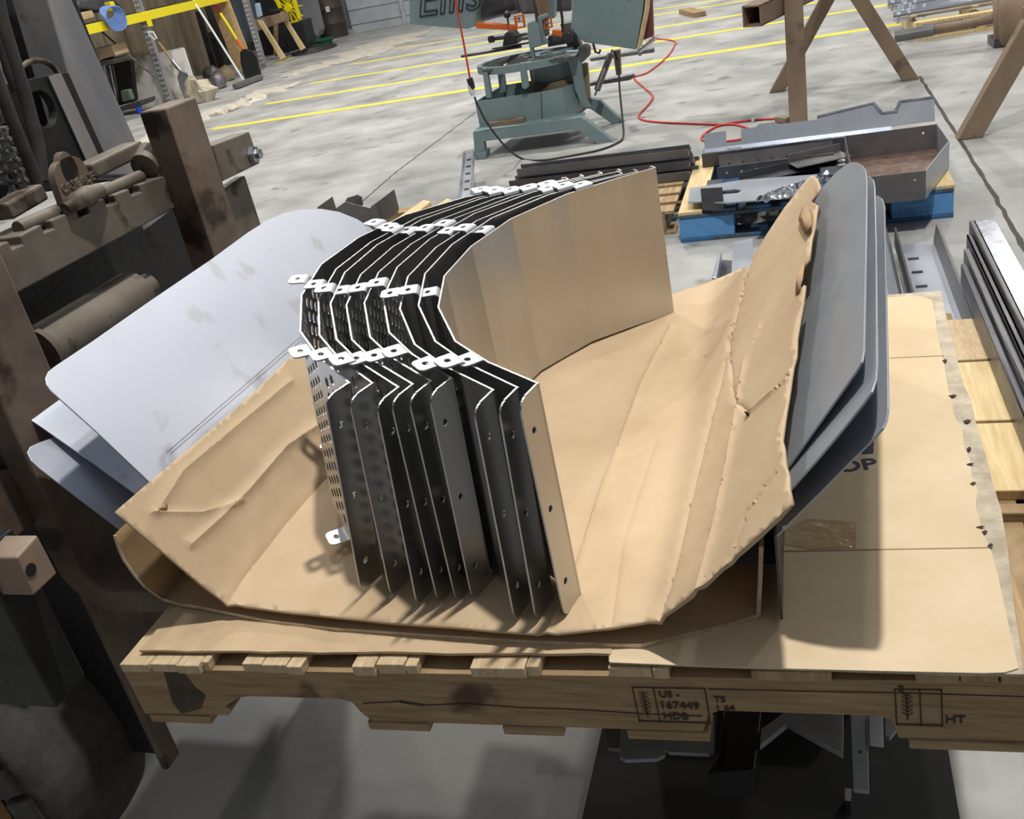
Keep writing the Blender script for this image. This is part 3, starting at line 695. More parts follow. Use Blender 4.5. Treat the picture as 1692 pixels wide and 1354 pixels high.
# carriage side plate with a round hole
sp = [FX(x, y, XM+.04) for x, y in ((5, 140), (75, 124), (100, 121), (170, 276), (60, 320), (0, 300))]
o_ = V((XM+.04, sp[0].y, sp[0].z)); hc = FX(58, 182, XM+.04)
out2 = [(p.y-o_.y, p.z-o_.z) for p in sp]
B().plate(o_, (0, 1, 0), (0, 0, 1), out2, [circ(hc.y-o_.y, hc.z-o_.z, .035, 18)], .02).build('carriage_inner_plate', black, fk, bevel=.002)
B().prism([FX(x, y, XM+.065) for x, y in ((80, 126), (101, 121), (171, 274), (150, 281))], (-.004, 0, 0)).build('wear_strip', mastm, fk)
rg = FX(64, 130, XM-.0); B().tube([rg + V((0, .06*math.cos(a), .035*math.sin(a))) for a in [PI*k/10 for k in range(11)]], .006, 8).build('hose_guide', carr, fk, smooth=50)
# hydraulic hoses
def hose(name, pxs, X, r, m_=hosem):
    B().tube([FX(x, y, X) for x, y in pxs], r, 10).build(name, m_, fk, smooth=60)
hose('hydraulic_hose', [(-12, -40), (2, 30), (20, 90), (42, 160), (62, 235), (70, 300)], XM+.10, .013)
hose('hydraulic_hose', [(-30, 60), (-5, 130), (20, 200), (45, 260), (62, 305)], XM+.12, .012)
hose('hydraulic_hose', [(-25, -20), (0, 60), (15, 120), (28, 150)], XM+.09, .010)
# lifting chain: plates and pins
ch = B(); pn = B(); XCn = XM+.15
cpx = [(-8, 215), (-2, 232), (5, 249), (12, 266), (19, 283), (26, 300), (33, 317), (40, 334)]
for i in range(len(cpx)-1):
    a, c = FX(*cpx[i], XCn), FX(*cpx[i+1], XCn); d = (c-a).normalized(); s_ = d.cross(V((1, 0, 0)))
    for k in (0, 1):
        off = .0 if i % 2 else .006
        m_ = (a+c)/2; L_ = (c-a).length
        ch.plate(m_ + V((.012*k*2-.012+off*(1 if k else -1), 0, 0)), d, s_, [(x*L_*.62, y*.011) for x, y in ((-1, -.6), (-.7, -1), (-.3, -.62), (.3, -.62), (.7, -1), (1, -.6), (1, .6), (.7, 1), (.3, .62), (-.3, .62), (-.7, 1), (-1, .6))], (), .004)
    pn.tube([a - V((.022, 0, 0)), a + V((.026, 0, 0))], .0045, 8)
ch.build('lift_chain', dsteel, fk); pn.build('chain_pins', carr, fk, smooth=50)
ch2 = B()
for i in range(8):
    a, c = FX(2+i*7.4, 188+i*17.5, XCn-.05), FX(2+(i+1)*7.4, 188+(i+1)*17.5, XCn-.05); d = (c-a).normalized(); s_ = d.cross(V((1, 0, 0))); m_ = (a+c)/2; L_ = (c-a).length
    ch2.plate(m_, d, s_, [(x*L_*.6, y*.010) for x, y in ((-1, -.6), (-.7, -1), (-.3, -.6), (.3, -.6), (.7, -1), (1, -.6), (1, .6), (.7, 1), (.3, .6), (-.3, .6), (-.7, 1), (-1, .6))], (), .018)
ch2.build('lift_chain', dsteel, fk)
# drilled block low on the near side
bo = FY(30, 932, .93)
bk = B(); A = FY(62, 884, .90); 
pa, pb, pc, pd = FY(25, 975-55, .9), FY(62, 884, .9), FY(95, 948, .9), FY(55, 983, .9)
bkp = [pa, pb, pc, pd]
cx_ = sum(bkp, V((0, 0, 0)))/4
XK = cx_.x+.03
f4 = [FX(28, 922, XK), FX(62, 884, XK), FX(95, 948, XK), FX(56, 985, XK)]
bk.prism(f4, (-.075, 0, 0)); bko = bk.build('drilled_block', mat('tan_worn_steel', c8(138, 118, 102), .6, .1, col2=c8(156, 138, 122), scale=9), fk, bevel=.003)
hp = FX(51, 942, XK+.0008); B().lathe([(.0095, 0), (.0095, .0008), (.0001, .0009)], hp, (1, 0, 0), 18).build('bolt_hole', black, bko)
B().bx(XK-.30, XK-.055, f4[0].y-.01, f4[0].y+.06, .62, .90).build('block_bracket', black, fk, bevel=.003)
# front tyre with shoulder lugs, rusty rim
TY0, TY1 = 0.88, 1.16; TC = V((-1.66, 0, .235)); R0 = .405
tp = [(R0-.13, TY0+.005), (R0-.06, TY0-.004), (R0-.022, TY0+.012), (R0-.004, TY0+.045), (R0, TY0+.09), (R0, TY1-.09), (R0-.006, TY1-.04), (R0-.03, TY1-.01), (R0-.13, TY1)]
TC = FY(-14, 1400, TY0); 
pt = [FY(200, 1240, (TY0+TY1)/2+.02), FY(50, 1062, (TY0+TY1)/2), FY(192, 1335, (TY0+TY1)/2)]
# circle through three outline points seen on the tyre's middle plane
def circ3(a, b_, c):
    ax, az, bx_, bz, cx3, cz = a.x, a.z, b_.x, b_.z, c.x, c.z
    D = 2*(ax*(bz-cz)+bx_*(cz-az)+cx3*(az-bz))
    ux = ((ax*ax+az*az)*(bz-cz)+(bx_*bx_+bz*bz)*(cz-az)+(cx3*cx3+cz*cz)*(az-bz))/D
    uz = ((ax*ax+az*az)*(cx3-bx_)+(bx_*bx_+bz*bz)*(ax-cx3)+(cx3*cx3+cz*cz)*(bx_-ax))/D
    return ux, uz, math.hypot(ax-ux, az-uz)
cxx, czz, rr_ = -1.60, .315, .315
TC = V((cxx, 0, czz)); R0 = rr_
tp = [(R0-.12, TY0+.006), (R0-.055, TY0-.004), (R0-.022, TY0+.010), (R0-.005, TY0+.04), (R0, TY0+.08), (R0, TY1-.08), (R0-.006, TY1-.04), (R0-.03, TY1-.01), (R0-.12, TY1)]
wh = thing('front_tyre_anchor', (0, 0, 0), '', '') if False else None
ty = B(); ty.lathe(tp, TC, (0, 1, 0), 64); tyo = ty.build('front_tyre', rubber, fk, smooth=40)
lg = B()
for k in range(26):
    a0 = 2*PI*k/26; a1 = a0 + 2*PI/26*.80
    def PT(a, r, y): return TC + V((r*math.cos(a), y, r*math.sin(a)))
    lg.add([PT(a0, R0-.075, TY0-.004), PT(a1, R0-.075, TY0-.004), PT(a1, R0-.018, TY0-.004), PT(a0, R0-.018, TY0-.004), PT(a0, R0-.065, TY0-.022), PT(a1, R0-.065, TY0-.022), PT(a1, R0-.022, TY0-.014), PT(a0, R0-.022, TY0-.014)],
           [(0, 1, 2, 3), (4, 5, 6, 7), (0, 1, 5, 4), (1, 2, 6, 5), (2, 3, 7, 6), (3, 0, 4, 7)])
lg.build('shoulder_lugs', rubber, tyo, bevel=.004, kind='stuff')
rm_ = B(); rm_.lathe([(R0-.10, TY0-.002), (R0-.115, TY0-.016), (R0-.13, TY0-.006), (R0-.15, TY0+.04), (.05, TY0+.05)], TC, (0, 1, 0), 48); rm_.build('wheel_rim', rustr, tyo, smooth=40)
B().bx(-2.9, -1.85, 1.3, 2.3, .15, 1.0).build('chassis', black, fk, bevel=.02)
# ------------------------------------------------------------------ hall: walls, floor markings
wallm = mat('grey_wall_sheet', c8(120, 124, 128), 0.6, col2=c8(136, 140, 143), scale=2)
doorm = mat('roll_door_grey', c8(168, 174, 180), 0.5, col2=c8(186, 191, 196), scale=3)
tarp = mat('khaki_corrugated_wall', c8(96, 86, 70), 0.8, col2=c8(128, 116, 96), scale=3, stretch=(1, 1, .2))
darkw = mat('dark_panel', c8(48, 46, 42), 0.85, col2=c8(70, 66, 58), scale=4)
YB = 21.3
B().bx(-16, 14, YB, YB+.2, 0, 9).build('wall_back', wallm, kind='structure')
B().bx(-12.2, -12.0, -4, YB, 0, 9).build('wall_left', darkw, kind='structure')
B().bx(13.8, 14, -4, 26, 0, 9).build('wall_right', wallm, kind='structure')
b = B()
x0 = FY(585, 60, YB-.05).x
b.bx(x0, 3.0, YB-.06, YB-.01, 0, 4.5)
for k in range(14): b.bx(x0, 3.0, YB-.085, YB-.05, .16+k*.30, .185+k*.30)
for k in range(5): b.bx(x0+1.25+k*1.9, x0+1.33+k*1.9, YB-.13, YB-.05, 0, 4.5)
b.bx(x0-.1, 3.1, YB-.10, YB, 0, .08)
b.build('door_1', doorm, kind='structure')
for i, (a, c, wd_) in enumerate((((352, 213), (1480, 41), .15), ((438, 172), (1480, 6), .135), ((512, 138), (1400, -4), .12), ((577, 107), (1300, -10), .11), ((650, 81), (1200, -2), .09))):
    pa, pc = FZ(*a), FZ(*c); d = (pc-pa).normalized(); pc = pc + d*(0 if i else 6)
    n_ = V((-d.y, d.x, 0)); N_ = 60; bb = B(); vs = []
    for k in range(N_+1):
        p = pa + (pc-pa)*k/N_
        j1 = .010*noise.noise(V((k*.9, i*5, 0))); j2 = .010*noise.noise(V((k*.9, i*5, 9)))
        vs += [p + n_*(wd_/2+j1) + V((0, 0, .0015)), p - n_*(wd_/2+j2) + V((0, 0, .0015)), p + n_*(wd_/2+j1) - V((0, 0, .001)), p - n_*(wd_/2+j2) - V((0, 0, .001))]
    fs = []
    for k in range(N_): a_ = k*4; fs += [(a_, a_+1, a_+5, a_+4), (a_+2, a_+6, a_+7, a_+3), (a_, a_+4, a_+6, a_+2), (a_+1, a_+3, a_+7, a_+5)]
    fs += [(0, 2, 3, 1), (N_*4, N_*4+1, N_*4+3, N_*4+2)]
    bb.add(vs, fs); bb.build('trim_%d' % (i+1), yellow, kind='structure')
jm = mat('joint_dark', c8(74, 72, 66), 0.9)
def joint(pxs, w_, nm):
    bb = B(); P_ = [FZ(*p) for p in pxs]; out = []
    for i in range(len(P_)-1):
        for k in range(12):
            p = P_[i] + (P_[i+1]-P_[i])*k/12; out.append(p + V((.012*noise.noise(V((k*.8+i*9, 1, 0))), .012*noise.noise(V((k*.8+i*9, 4, 0))), 0)))
    out.append(P_[-1])
    for i in range(len(out)-1):
        a, c = out[i], out[i+1]; n_ = V((-(c-a).y, (c-a).x, 0)).normalized()*w_/2*(1+.5*noise.noise(V((i*.7, 0, 0))))
        bb.add([a+n_+V((0, 0, .0012)), a-n_+V((0, 0, .0012)), c-n_+V((0, 0, .0012)), c+n_+V((0, 0, .0012)), a+n_-V((0, 0, .001)), a-n_-V((0, 0, .001)), c-n_-V((0, 0, .001)), c+n_-V((0, 0, .001))],
               [(0, 1, 2, 3), (4, 7, 6, 5), (0, 4, 5, 1), (2, 6, 7, 3), (0, 3, 7, 4), (1, 5, 6, 2)])
    bb.build(nm, jm, kind='structure')
joint([(1519, 126), (1560, 190), (1640, 318), (1720, 460)], .02, 'trim_6')
joint([(785, 186), (690, 258), (655, 284), (600, 332)], .012, 'trim_7')

def smooth_pts2(P_): return [P_[0]] + [P_[i] for i in range(1, len(P_))]
def slab(b, pxs, Y, t):          # outline seen on a plane of constant Y, with thickness t away from the viewer
    b.prism([FY(x, y, Y) for x, y in pxs], (0, t, 0)); return b
def single(b, name, m, label, cat, group=None, **k): return b.build(name, m, None, label=label, cat=cat, group=group, **k)

# ------------------------------------------------------------------ band saw
YS = 7.02
saw = thing('band_saw', (-1.8, 7.5, 0), 'grey-green metal-cutting band saw machine standing on the concrete behind the pallet', 'band saw')
def sp(name, pxs, Y, t, m=sawg, bevel=.006, **k): return slab(B(), pxs, Y, t).build(name, m, saw, bevel=bevel, **k)
frn = [(781, 219), (800, 214), (960, 194), (968, 198), (1017, 236), (990, 241), (956, 216), (944, 215), (799, 234), (802, 258), (785, 262)]
sp('base_rail', frn, YS, .07)
sp('base_flange', [(781, 217), (960, 193), (962, 196), (784, 220)], YS-.0, .16)
sp('base_rail', [(800, 247), (960, 222), (985, 230), (800, 256)], YS+.55, .05, m=dsteel2)
sp('base_rail', [(955, 157), (990, 165), (1034, 204), (1016, 208), (975, 180), (955, 178)], YS+.62, .06)
sp('base_foot', [(785, 254), (803, 251), (803, 263), (785, 266)], YS-.02, .12)
# coolant tank: curved right end, open top
tk = B(); zt = FY(900, 150, YS+.12).z; zb_ = .17
xl = FY(789, 190, YS+.12).x; xr = FY(948, 170, YS+.12).x
po = [(xl, YS+.12), (xr-.22, YS+.12), (xr-.08, YS+.17), (xr, YS+.30), (xr+.01, YS+.50), (xr-.1, YS+.72), (xl+.05, YS+.72)]
n = len(po)
zt = (FY(787, 166, YS+.12).z + FY(949, 139, YS+.3).z)/2
for i in range(n):
    a, c = po[i], po[(i+1) % n]; d = V((c[0]-a[0], c[1]-a[1], 0)); nn_ = V((-d.y, d.x, 0)).normalized()*.012
    tk.box(V((a[0], a[1], zb_)), d, nn_, V((0, 0, zt-zb_)))
tk.prism([V((x, y, zb_)) for x, y in po], (0, 0, .02)); tk.build('coolant_tank', sawg, saw)
sp('seam', [(893, 153), (895, 153), (897, 204), (895, 204)], YS+.118, .004, m=sawcast, bevel=0)
sp('wood_block', [(808, 203), (864, 195), (867, 204), (812, 212)], YS+.06, .06, m=brown)
# pedestal drum and table ring
pc_ = FY(912, 100, YS+.42)
zr0 = FY(895, 137, YS+.3).z; zr1 = FY(890, 92, YS+.3).z
B().lathe([(.17, zr0-.04), (.17, zr1)], (pc_.x, YS+.44, 0), (0, 0, 1), 28).build('pedestal', sawg, saw, smooth=40)
B().lathe([(.20, zr0-.06), (.20, zr0+.0), (.17, zr0)], (pc_.x, YS+.44, 0), (0, 0, 1), 28).build('turntable_rim', brown, saw, smooth=40)
tc = FY(868, 96, YS+.38)
ztab = FY(850, 108, YS+.1).z
rx_ = (FY(958, 88, YS+.3).x - FY(777, 112, YS+.2).x)/2; txc = (FY(958, 88, YS+.3).x + FY(777, 112, YS+.2).x)/2
rg_ = B(); K = 40
def ell(t, r): return (txc + r*rx_*math.cos(t), YS+.40 + r*.33*math.sin(t))
ring = [ell(2*PI*k/K, 1) for k in range(K)]; ringi = [ell(2*PI*k/K, .90) for k in range(K)][::-1]
rg_.plate(V((0, 0, ztab-.045)), (1, 0, 0), (0, 1, 0), ring, [ringi], .05); rg_.build('table_ring', sawg, saw, smooth=40)
for k in range(5):
    xx = txc - rx_*.72 + k*.155
    B().bx(xx, xx+.085, YS+.12, YS+.66, ztab-.02, ztab).build('table_slat', sawcast, saw, bevel=.003)
B().bx(txc-.05, txc+rx_*.9, YS+.14, YS+.66, ztab-.022, ztab+.002).build('table_top', sawcast, saw, bevel=.003)
for pxs, Y in (([(796, 112), (804, 112), (812, 162), (803, 163)], YS+.12), ([(820, 109), (830, 108), (836, 152), (826, 156)], YS+.45), ([(873, 108), (885, 106), (891, 138), (878, 139)], YS+.66)):
    sp('table_post', pxs, Y, .05)
sp('lock_arm', [(858, 104), (867, 104), (874, 143), (868, 148), (862, 146)], YS+.06, .03)
# vise, bar and screw on the table
sp('stock_bar', [(760, 92), (860, 75), (862, 79), (762, 96)], YS+.55, .03, m=sawcast)
sp('stock_bar', [(812, 80), (930, 60), (931, 63), (813, 83)], YS+.62, .03, m=dsteel2)
b = B(); b.tube([FY(812, 65, YS+.5), FY(872, 57, YS+.5)], .014, 8); b.lathe([(.001, -.03), (.025, -.02), (.025, .02), (.001, .03)], FY(812, 65, YS+.5), (1, 0, 0), 12); b.build('vise_screw', dsteel2, saw, smooth=40)
sp('vise_jaw', [(833, 57), (838, 52), (846, 52), (852, 60), (856, 72), (830, 77)], YS+.48, .14, m=dsteel2)
sp('vise_jaw', [(905, 60), (940, 53), (950, 70), (905, 78)], YS+.46, .2, m=dsteel2)
# central post and guides
sp('guide_post', [(871, 38), (882, 34), (890, 46), (895, 76), (880, 80), (884, 100), (879, 102), (873, 70)], YS+.22, .05)
sp('guide_post', [(888, 28), (903, 22), (905, 28), (895, 34), (898, 60), (906, 72), (893, 76)], YS+.28, .05)
sp('saw_post', [(872, -60), (895, -60), (905, 60), (888, 62)], YS+.50, .08, m=sawcast)
sp('saw_post', [(902, -60), (918, -60), (916, 30), (906, 32)], YS+.60, .08)
sp('blade_arm', [(700, -40), (1000, -75), (1000, -66), (700, -30)], YS+.5, .08)
sp('saw_post', [(806, -20), (830, -24), (842, 24), (812, 30)], YS+.72, .10, m=sawcast)
sp('work_clamp', [(925, 40), (946, 36), (960, 78), (938, 80)], YS+.5, .1, m=dsteel)
sp('guide_rail', [(856, 62), (900, 56), (901, 62), (857, 68)], YS+.35, .05, m=sawcast)
sp('chip_guard', [(884, 0), (904, -4), (908, 24), (890, 30)], YS+.42, .05, m=brown)
sp('tool_tray', [(858, -14), (945, -26), (944, 18), (862, 24)], YS+.95, .05, m=dsteel)
b = B(); b.tube(smooth_pts2([FY(921, -20, YS+.3), FY(926, 10, YS+.3), FY(929, 30, YS+.3), FY(930, 52, YS+.35)]), .010, 8); b.build('hose', hosem, saw, smooth=60)
b = B(); b.tube(smooth_pts2([FY(980, 72, YS+.3), FY(984, 86, YS+.3), FY(990, 88, YS+.3), FY(992, 82, YS+.3)]), .009, 8); b.build('hose', hosem, saw, smooth=60)
# orange blade guide bar and boxes
sp('guide_bar', [(786, 37), (852, 42), (853, 51), (786, 47)], YS+.33, .05, m=orange)
sp('guide_bar', [(912, 50), (928, 50), (928, 62), (912, 58)], YS+.33, .05, m=orange)
for q in ([(852, 26), (868, 26), (868, 48), (852, 48)], [(900, 31), (915, 33), (913, 49), (899, 48)]):
    o_ = FY(*q[3], YS+.31); w_ = FY(*q[2], YS+.31).x-o_.x; h_ = FY(*q[0], YS+.31).z-o_.z
    fr = B(); fr.plate(o_, (1, 0, 0), (0, 0, 1), [(0, 0), (w_, 0), (w_, h_), (0, h_)], [[(w_*.15, h_*.12), (w_*.85, h_*.12), (w_*.85, h_*.45), (w_*.15, h_*.45)], [(w_*.15, h_*.55), (w_*.85, h_*.55), (w_*.85, h_*.88), (w_*.15, h_*.88)]], -.03)
    fr.build('guide_box', orange, saw)
    B().lathe([(.012, 0), (.012, .02), (.001, .021)], o_ + V((w_*.5, .012, h_*.7)), (0, -1, 0), 8).build('adjusting_bolt', bright, saw)
b = B(); kp = FY(838, 24, YS+.3); b.lathe([(.001, -.03), (.025, -.015), (.028, .01), (.001, .03)], kp, (0, 0, 1), 14); b.tube([kp, FY(840, 40, YS+.3)], .007, 8); b.build('ball_handle', blackp, saw, smooth=50)
sp('motor_bracket', [(790, -10), (850, -15), (865, 20), (795, 35)], YS+.62, .14, m=dsteel)
b = B(); b.lathe([(.10, -.15), (.10, .15)], FY(822, 5, YS+.62), (1, 0, .1), 20); b.build('motor', dsteel2, saw, smooth=40)
# wheel housings
hL = sp('wheel_housing', [(675, -70), (790, -80), (784, 44), (772, 48), (677, 40)], YS+.35, .20, label='left blade wheel housing with outlined lettering')
ebase = FY(689, 28, YS+.345); edir = (FY(770, 17, YS+.345)-ebase); eud = V((0, 0, 1)) + edir.normalized()*.12
text_obj('painted_letters', 'Ellis', ebase + V((0, -.004, 0)), edir, edir.normalized().cross(V((0, -1, 0))).cross(V((0, 0, 0))) if False else (V((0, 0, 1)) - edir.normalized()*edir.normalized().z), .34, black, parent=hL, shear=.28, outline=.0045, spacing=.98)
hR = sp('wheel_housing', [(950, -80), (1072, -80), (1062, 20), (1051, 82), (965, 70), (943, 47), (946, 10)], YS+.30, .16, label='right blade wheel housing')
sp('housing_lip', [(1052, 80), (1064, 20), (1075, -80), (1077, -80), (1067, 24), (1055, 82)], YS+.30, .2, m=pine)
sp('red_guard', [(1058, 66), (1066, 10), (1076, -20), (1079, 60), (1064, 66)], YS+.55, .08, m=mat('maroon_paint', c8(116, 56, 56), .6), bevel=.002)
sp('hinge_block', [(955, 78), (966, 73), (974, 78), (974, 92), (962, 104), (957, 96)], YS+.22, .06, m=sawcast)
sp('hinge_column', [(934, 85), (958, 84), (962, 130), (968, 165), (975, 178), (964, 178), (950, 150), (946, 128)], YS+.24, .06)
sp('hinge_column', [(962, 105), (970, 105), (975, 164), (967, 164)], YS+.34, .05, m=brown)
b = B(); p0, p1 = FY(983, 158, YS+.4), FY(1012, 82, YS+.55)
b.tube([p0 + (p1-p0)*.12, p0 + (p1-p0)*.9], .024, 12); b.tube([p0, p1], .008, 6); b.build('return_spring', dsteel, saw)
sp('rear_leg', [(1012, 84), (1024, 82), (1026, 124), (1018, 125)], YS+.75, .05, m=brown)
sp('floor_bar', [(975, 137), (1046, 123), (1049, 128), (1040, 133), (974, 143)], YS+.95, .06, m=dsteel)
sp('floor_bar', [(974, 96), (1080, 80), (1081, 87), (976, 102)], YS+2.0, .06, m=dsteel)
b = B(); b.tube([FY(1056, 84, YS+.5), FY(1080, 65, YS+.5), FY(1081, 61, YS+.5)], .017, 8); b.tube([FY(1055, 80, YS+.5), FY(1058, 92, YS+.5)], .012, 8); b.build('lever', bright, saw, smooth=50)
sp('gear_box', [(905, 85), (935, 82), (938, 96), (908, 100)], YS+.10, .1, m=sawcast) if False else None
# saw power cord hanging from a red drop cord
b = B(); Yc = YS-.45
b.tube([FY(739, -60, Yc), FY(752, 0, Yc), FY(766, 70, Yc), FY(777, 132, Yc)], .007, 8)
dc = thing('drop_cord', FY(777, 132, Yc), 'red drop cord hanging from above with its plug coupled to the black saw cord', 'cord')
b.build('red_cable', redm, dc, smooth=60)
b = B(); b.lathe([(.018, 0), (.022, .03), (.022, .07), (.016, .075)], FY(781, 147, Yc), (-.12, 0, 1), 14); b.build('plug', blackp, dc, smooth=40)
b = B(); b.lathe([(.014, 0), (.020, .02), (.020, .07)], FY(782, 158, Yc), (-.12, 0, 1), 14); b.build('plug_body', white, dc, smooth=40, label='white plug collar')
pts = [FY(784, 160, Yc), FY(790, 175, Yc), FY(806, 205, Yc), FY(835, 242, Yc+.05), FZ(862, 262, .008), FZ(895, 265, .008), FZ(940, 258, .008), FZ(990, 248, .008), FZ(1020, 236, .01), FZ(1030, 225, .02), FY(1029, 200, 7.2), FY(1024, 150, 7.35), FY(1022, 110, 7.4), FY(1016, 86, 7.45)]
def smooth_pts(P_, n=6):
    out = []
    for i in range(len(P_)-1):
        p0, p1, p2, p3 = P_[max(i-1, 0)], P_[i], P_[i+1], P_[min(i+2, len(P_)-1)]
        for k in range(n):
            t = k/n; out.append(.5*((2*p1) + (p2-p0)*t + (2*p0-5*p1+4*p2-p3)*t*t + (3*p1-p0-3*p2+p3)*t**3))
    return out + [P_[-1]]
single(B().tube(smooth_pts(pts), .0075, 8), 'power_cord', hosem, 'black power cord sagging from the plug to the floor in front of the band saw', 'cord', smooth=60)
pts = [FZ(x, y, .008) for x, y in ((1076, 45), (1082, 62), (1114, 68), (1112, 80), (1100, 96), (1070, 120), (1048, 128), (1062, 143), (1078, 158), (1072, 172), (1056, 190), (1062, 198), (1090, 202), (1130, 204), (1190, 206), (1215, 206), (1240, 214), (1243, 220), (1225, 230), (1190, 234), (1165, 233), (1160, 226), (1180, 211), (1210, 203), (1250, 198), (1285, 196))]
rc = thing('extension_cord', FZ(1180, 215, 0), 'long red extension cord looped on the floor between the band saw and the brown trestle', 'cord')
B().tube(smooth_pts(pts), .008, 8).build('red_cable', redm, rc, smooth=60)
B().bar(FZ(1284, 196, .025), FZ(1302, 199, .02), .05, .04).build('socket_end', brown, rc, bevel=.006)
B().bar(FZ(1242, 198.5, .012), FZ(1247, 198, .012), .03, .02).build('tape_band', white, rc)

# ------------------------------------------------------------------ brown steel trestles and roller
tr = thing('steel_trestle', FZ(1400, 150, 0), 'heavy brown square-tube trestle with three splayed legs right of the band saw', 'trestle')
ap = FY(1391, -34, 7.85)
def leg_(b, foot, top, w_, d_):
    b.add([], []); ax = (top-foot); xh = V((1, 0, 0)) if abs(ax.x) < abs(ax.y)*0+9 else V((0, 1, 0))
    hx = V((w_/2, 0, 0)); hy = V((0, d_/2, 0))
    b.add([foot-hx-hy, foot+hx-hy, foot+hx+hy, foot-hx+hy, top-hx-hy, top+hx-hy, top+hx+hy, top-hx+hy], [(0, 3, 2, 1), (4, 5, 6, 7), (0, 1, 5, 4), (1, 2, 6, 5), (2, 3, 7, 6), (3, 0, 4, 7)])
    return b
leg_(B(), V((-.055, 6.72, 0)), FY(1310, -20, 6.85), .115, .11).build('leg', brown, tr, bevel=.006)
leg_(B(), FZ(1284, 151), ap + V((-.03, 0, 0)), .115, .09).build('leg', brown, tr, bevel=.006)
leg_(B(), FZ(1504, 131), ap + V((.03, .02, 0)), .115, .09).build('leg', brown, tr, bevel=.006)
be0 = FY(1242, 27, 6.55); bend_ = FY(1345, -22, 7.35)
bd_ = (bend_-be0); be1 = be0 + bd_*1.5; s_ = .125; wt = .010
bm_ = B(); dn = bd_.normalized(); xx = V((1, 0, 0)); xx = (xx - dn*xx.dot(dn)).normalized(); zz = xx.cross(dn).normalized()
for (ox, oz, aw, ah) in ((-s_/2, -s_/2, s_, wt), (-s_/2, s_/2-wt, s_, wt), (-s_/2, -s_/2, wt, s_), (s_/2-wt, -s_/2, wt, s_)):
    bm_.box(be0 + xx*ox + zz*oz, be1-be0, xx*aw, zz*ah)
bm_.build('beam', brown, tr)
t2 = thing('steel_trestle', FZ(1600, 226, 0), 'brown trestle at the right edge, only its single slanting leg in view', 'trestle')
f2 = V((.86, 5.98, 0)); tp2 = f2 + (FY(1692, 75, 5.98)-f2)*1.5
tp2 = FY(1712, 30, 5.98)
leg_(B(), f2, tp2, .13, .10).build('leg', brown, t2, bevel=.006)
B().bar(tp2 + V((-.05, 0, 0)), tp2 + V((1.2, .2, .05)), .12, .12).build('beam', brown, t2, bevel=.006)
Yd = 8.7
rl = thing('steel_roller', FY(1665, 45, Yd), 'big brown steel drum roller with a shaft at the upper right edge', 'roller')
rcn = FY(1662, 22, Yd); rax = (FY(1692, 16, Yd)-FY(1630, 34, Yd)).normalized(); rax = V((1, -.15, .06)).normalized()
B().lathe([(.05, -.02), (.15, -.02), (.20, 0), (.235, .02), (.255, .06), (.255, 1.2), (.2, 1.22)], FY(1648, 30, Yd), rax, 36).build('roller_shell', brown, rl, smooth=35)
B().lathe([(.15, -.03), (.20, -.025), (.20, .0), (.15, .0)], FY(1648, 30, Yd), rax, 30).build('end_ring', brown, rl, smooth=35)
B().tube([FY(1648, 30, Yd), FY(1648, 30, Yd) - rax*.45], .035, 14).build('shaft', brown, rl, smooth=40)
B().tube([FY(1648, 30, Yd) - rax*.45, FY(1648, 30, Yd) - rax*.74], .045, 14).build('shaft_bearing', dsteel, rl, smooth=40)
B().bx(rcn.x-.1, rcn.x+.9, Yd-.15, Yd+.15, 0, .06).build('roller_support', dsteel2, rl)
B().bx(rcn.x+.1, rcn.x+.25, Yd-.12, Yd+.12, .06, .20).build('roller_support', dsteel2, rl)
# skid with bright pipes
sk = thing('pine_skid', FZ(1575, 60, 0), 'light pine skid under the bright chromed pipes at the upper right', 'pallet')
a0, a1 = FZ(1513, 69), FZ(1655, 47); dd_ = (a1-a0).normalized(); nn_ = V((-dd_.y, dd_.x, 0)); Ls = 1.55
B().box(a0, dd_*Ls, nn_*.09, V((0, 0, .02))).build('bottom_board', pine, sk)
B().box(a0 + V((0, 0, .13)), dd_*Ls, nn_*.10, V((0, 0, .02))).build('top_board', pine, sk)
B().box(a0 + nn_*.75 + V((0, 0, .13)), dd_*Ls, nn_*.10, V((0, 0, .02))).build('top_board', pine, sk)
for k in (0, .5, 1.0, 1.5): B().box(a0 + dd_*(k if k else 0) + V((0, 0, .02)), dd_*.05, nn_*.85, V((0, 0, .11))).build('runner', pine, sk)
pd_ = (FY(1640, 10, 9.9)-FY(1480, 36, 9.9)).normalized()
ptype = [(9.6, (1475, 37)), (9.75, (1482, 26)), (9.9, (1478, 20)), (10.05, (1486, 11)), (10.2, (1466, 8)), (10.3, (1476, 2)), (10.45, (1470, -6)), (9.7, (1500, 40))]
plabs = ['bright chromed pipe with flanged end, lowest and nearest of the bundle', 'bright chromed pipe lying just above the nearest one', 'bright chromed pipe in the middle of the bundle', 'bright chromed pipe with end collar above the middle one',
         'bright chromed pipe sticking out furthest left of the bundle', 'bright chromed pipe second from the top of the bundle', 'bright chromed pipe topmost at the photo edge', 'short-ended bright pipe resting on the pine skid front']
for i, (Y, p) in enumerate(ptype):
    c = FY(*p, Y); dirp = V((1, .08, .0)).normalized()
    if c.z < .2: c.z = .2
    pt = thing('chromed_pipe', c, plabs[i], 'pipe', 'bright pipes on the pine skid')
    B().tube([c, c + dirp*1.9], .038, 16).build('tube', chrome, pt, smooth=40)
    B().tube([c + dirp*.03, c + dirp*.055], .062, 16).build('flange', bright, pt, smooth=40)
    B().tube([c + dirp*.12, c + dirp*.14], .055, 16).build('collar', bright, pt, smooth=40)
single(B().bar(FZ(1131, 18, .03), FZ(1157, 24, .03), .16, .07), 'wood_block', wood, 'short wooden block lying alone on the floor near the top of the photo', 'wood block', bevel=.004)

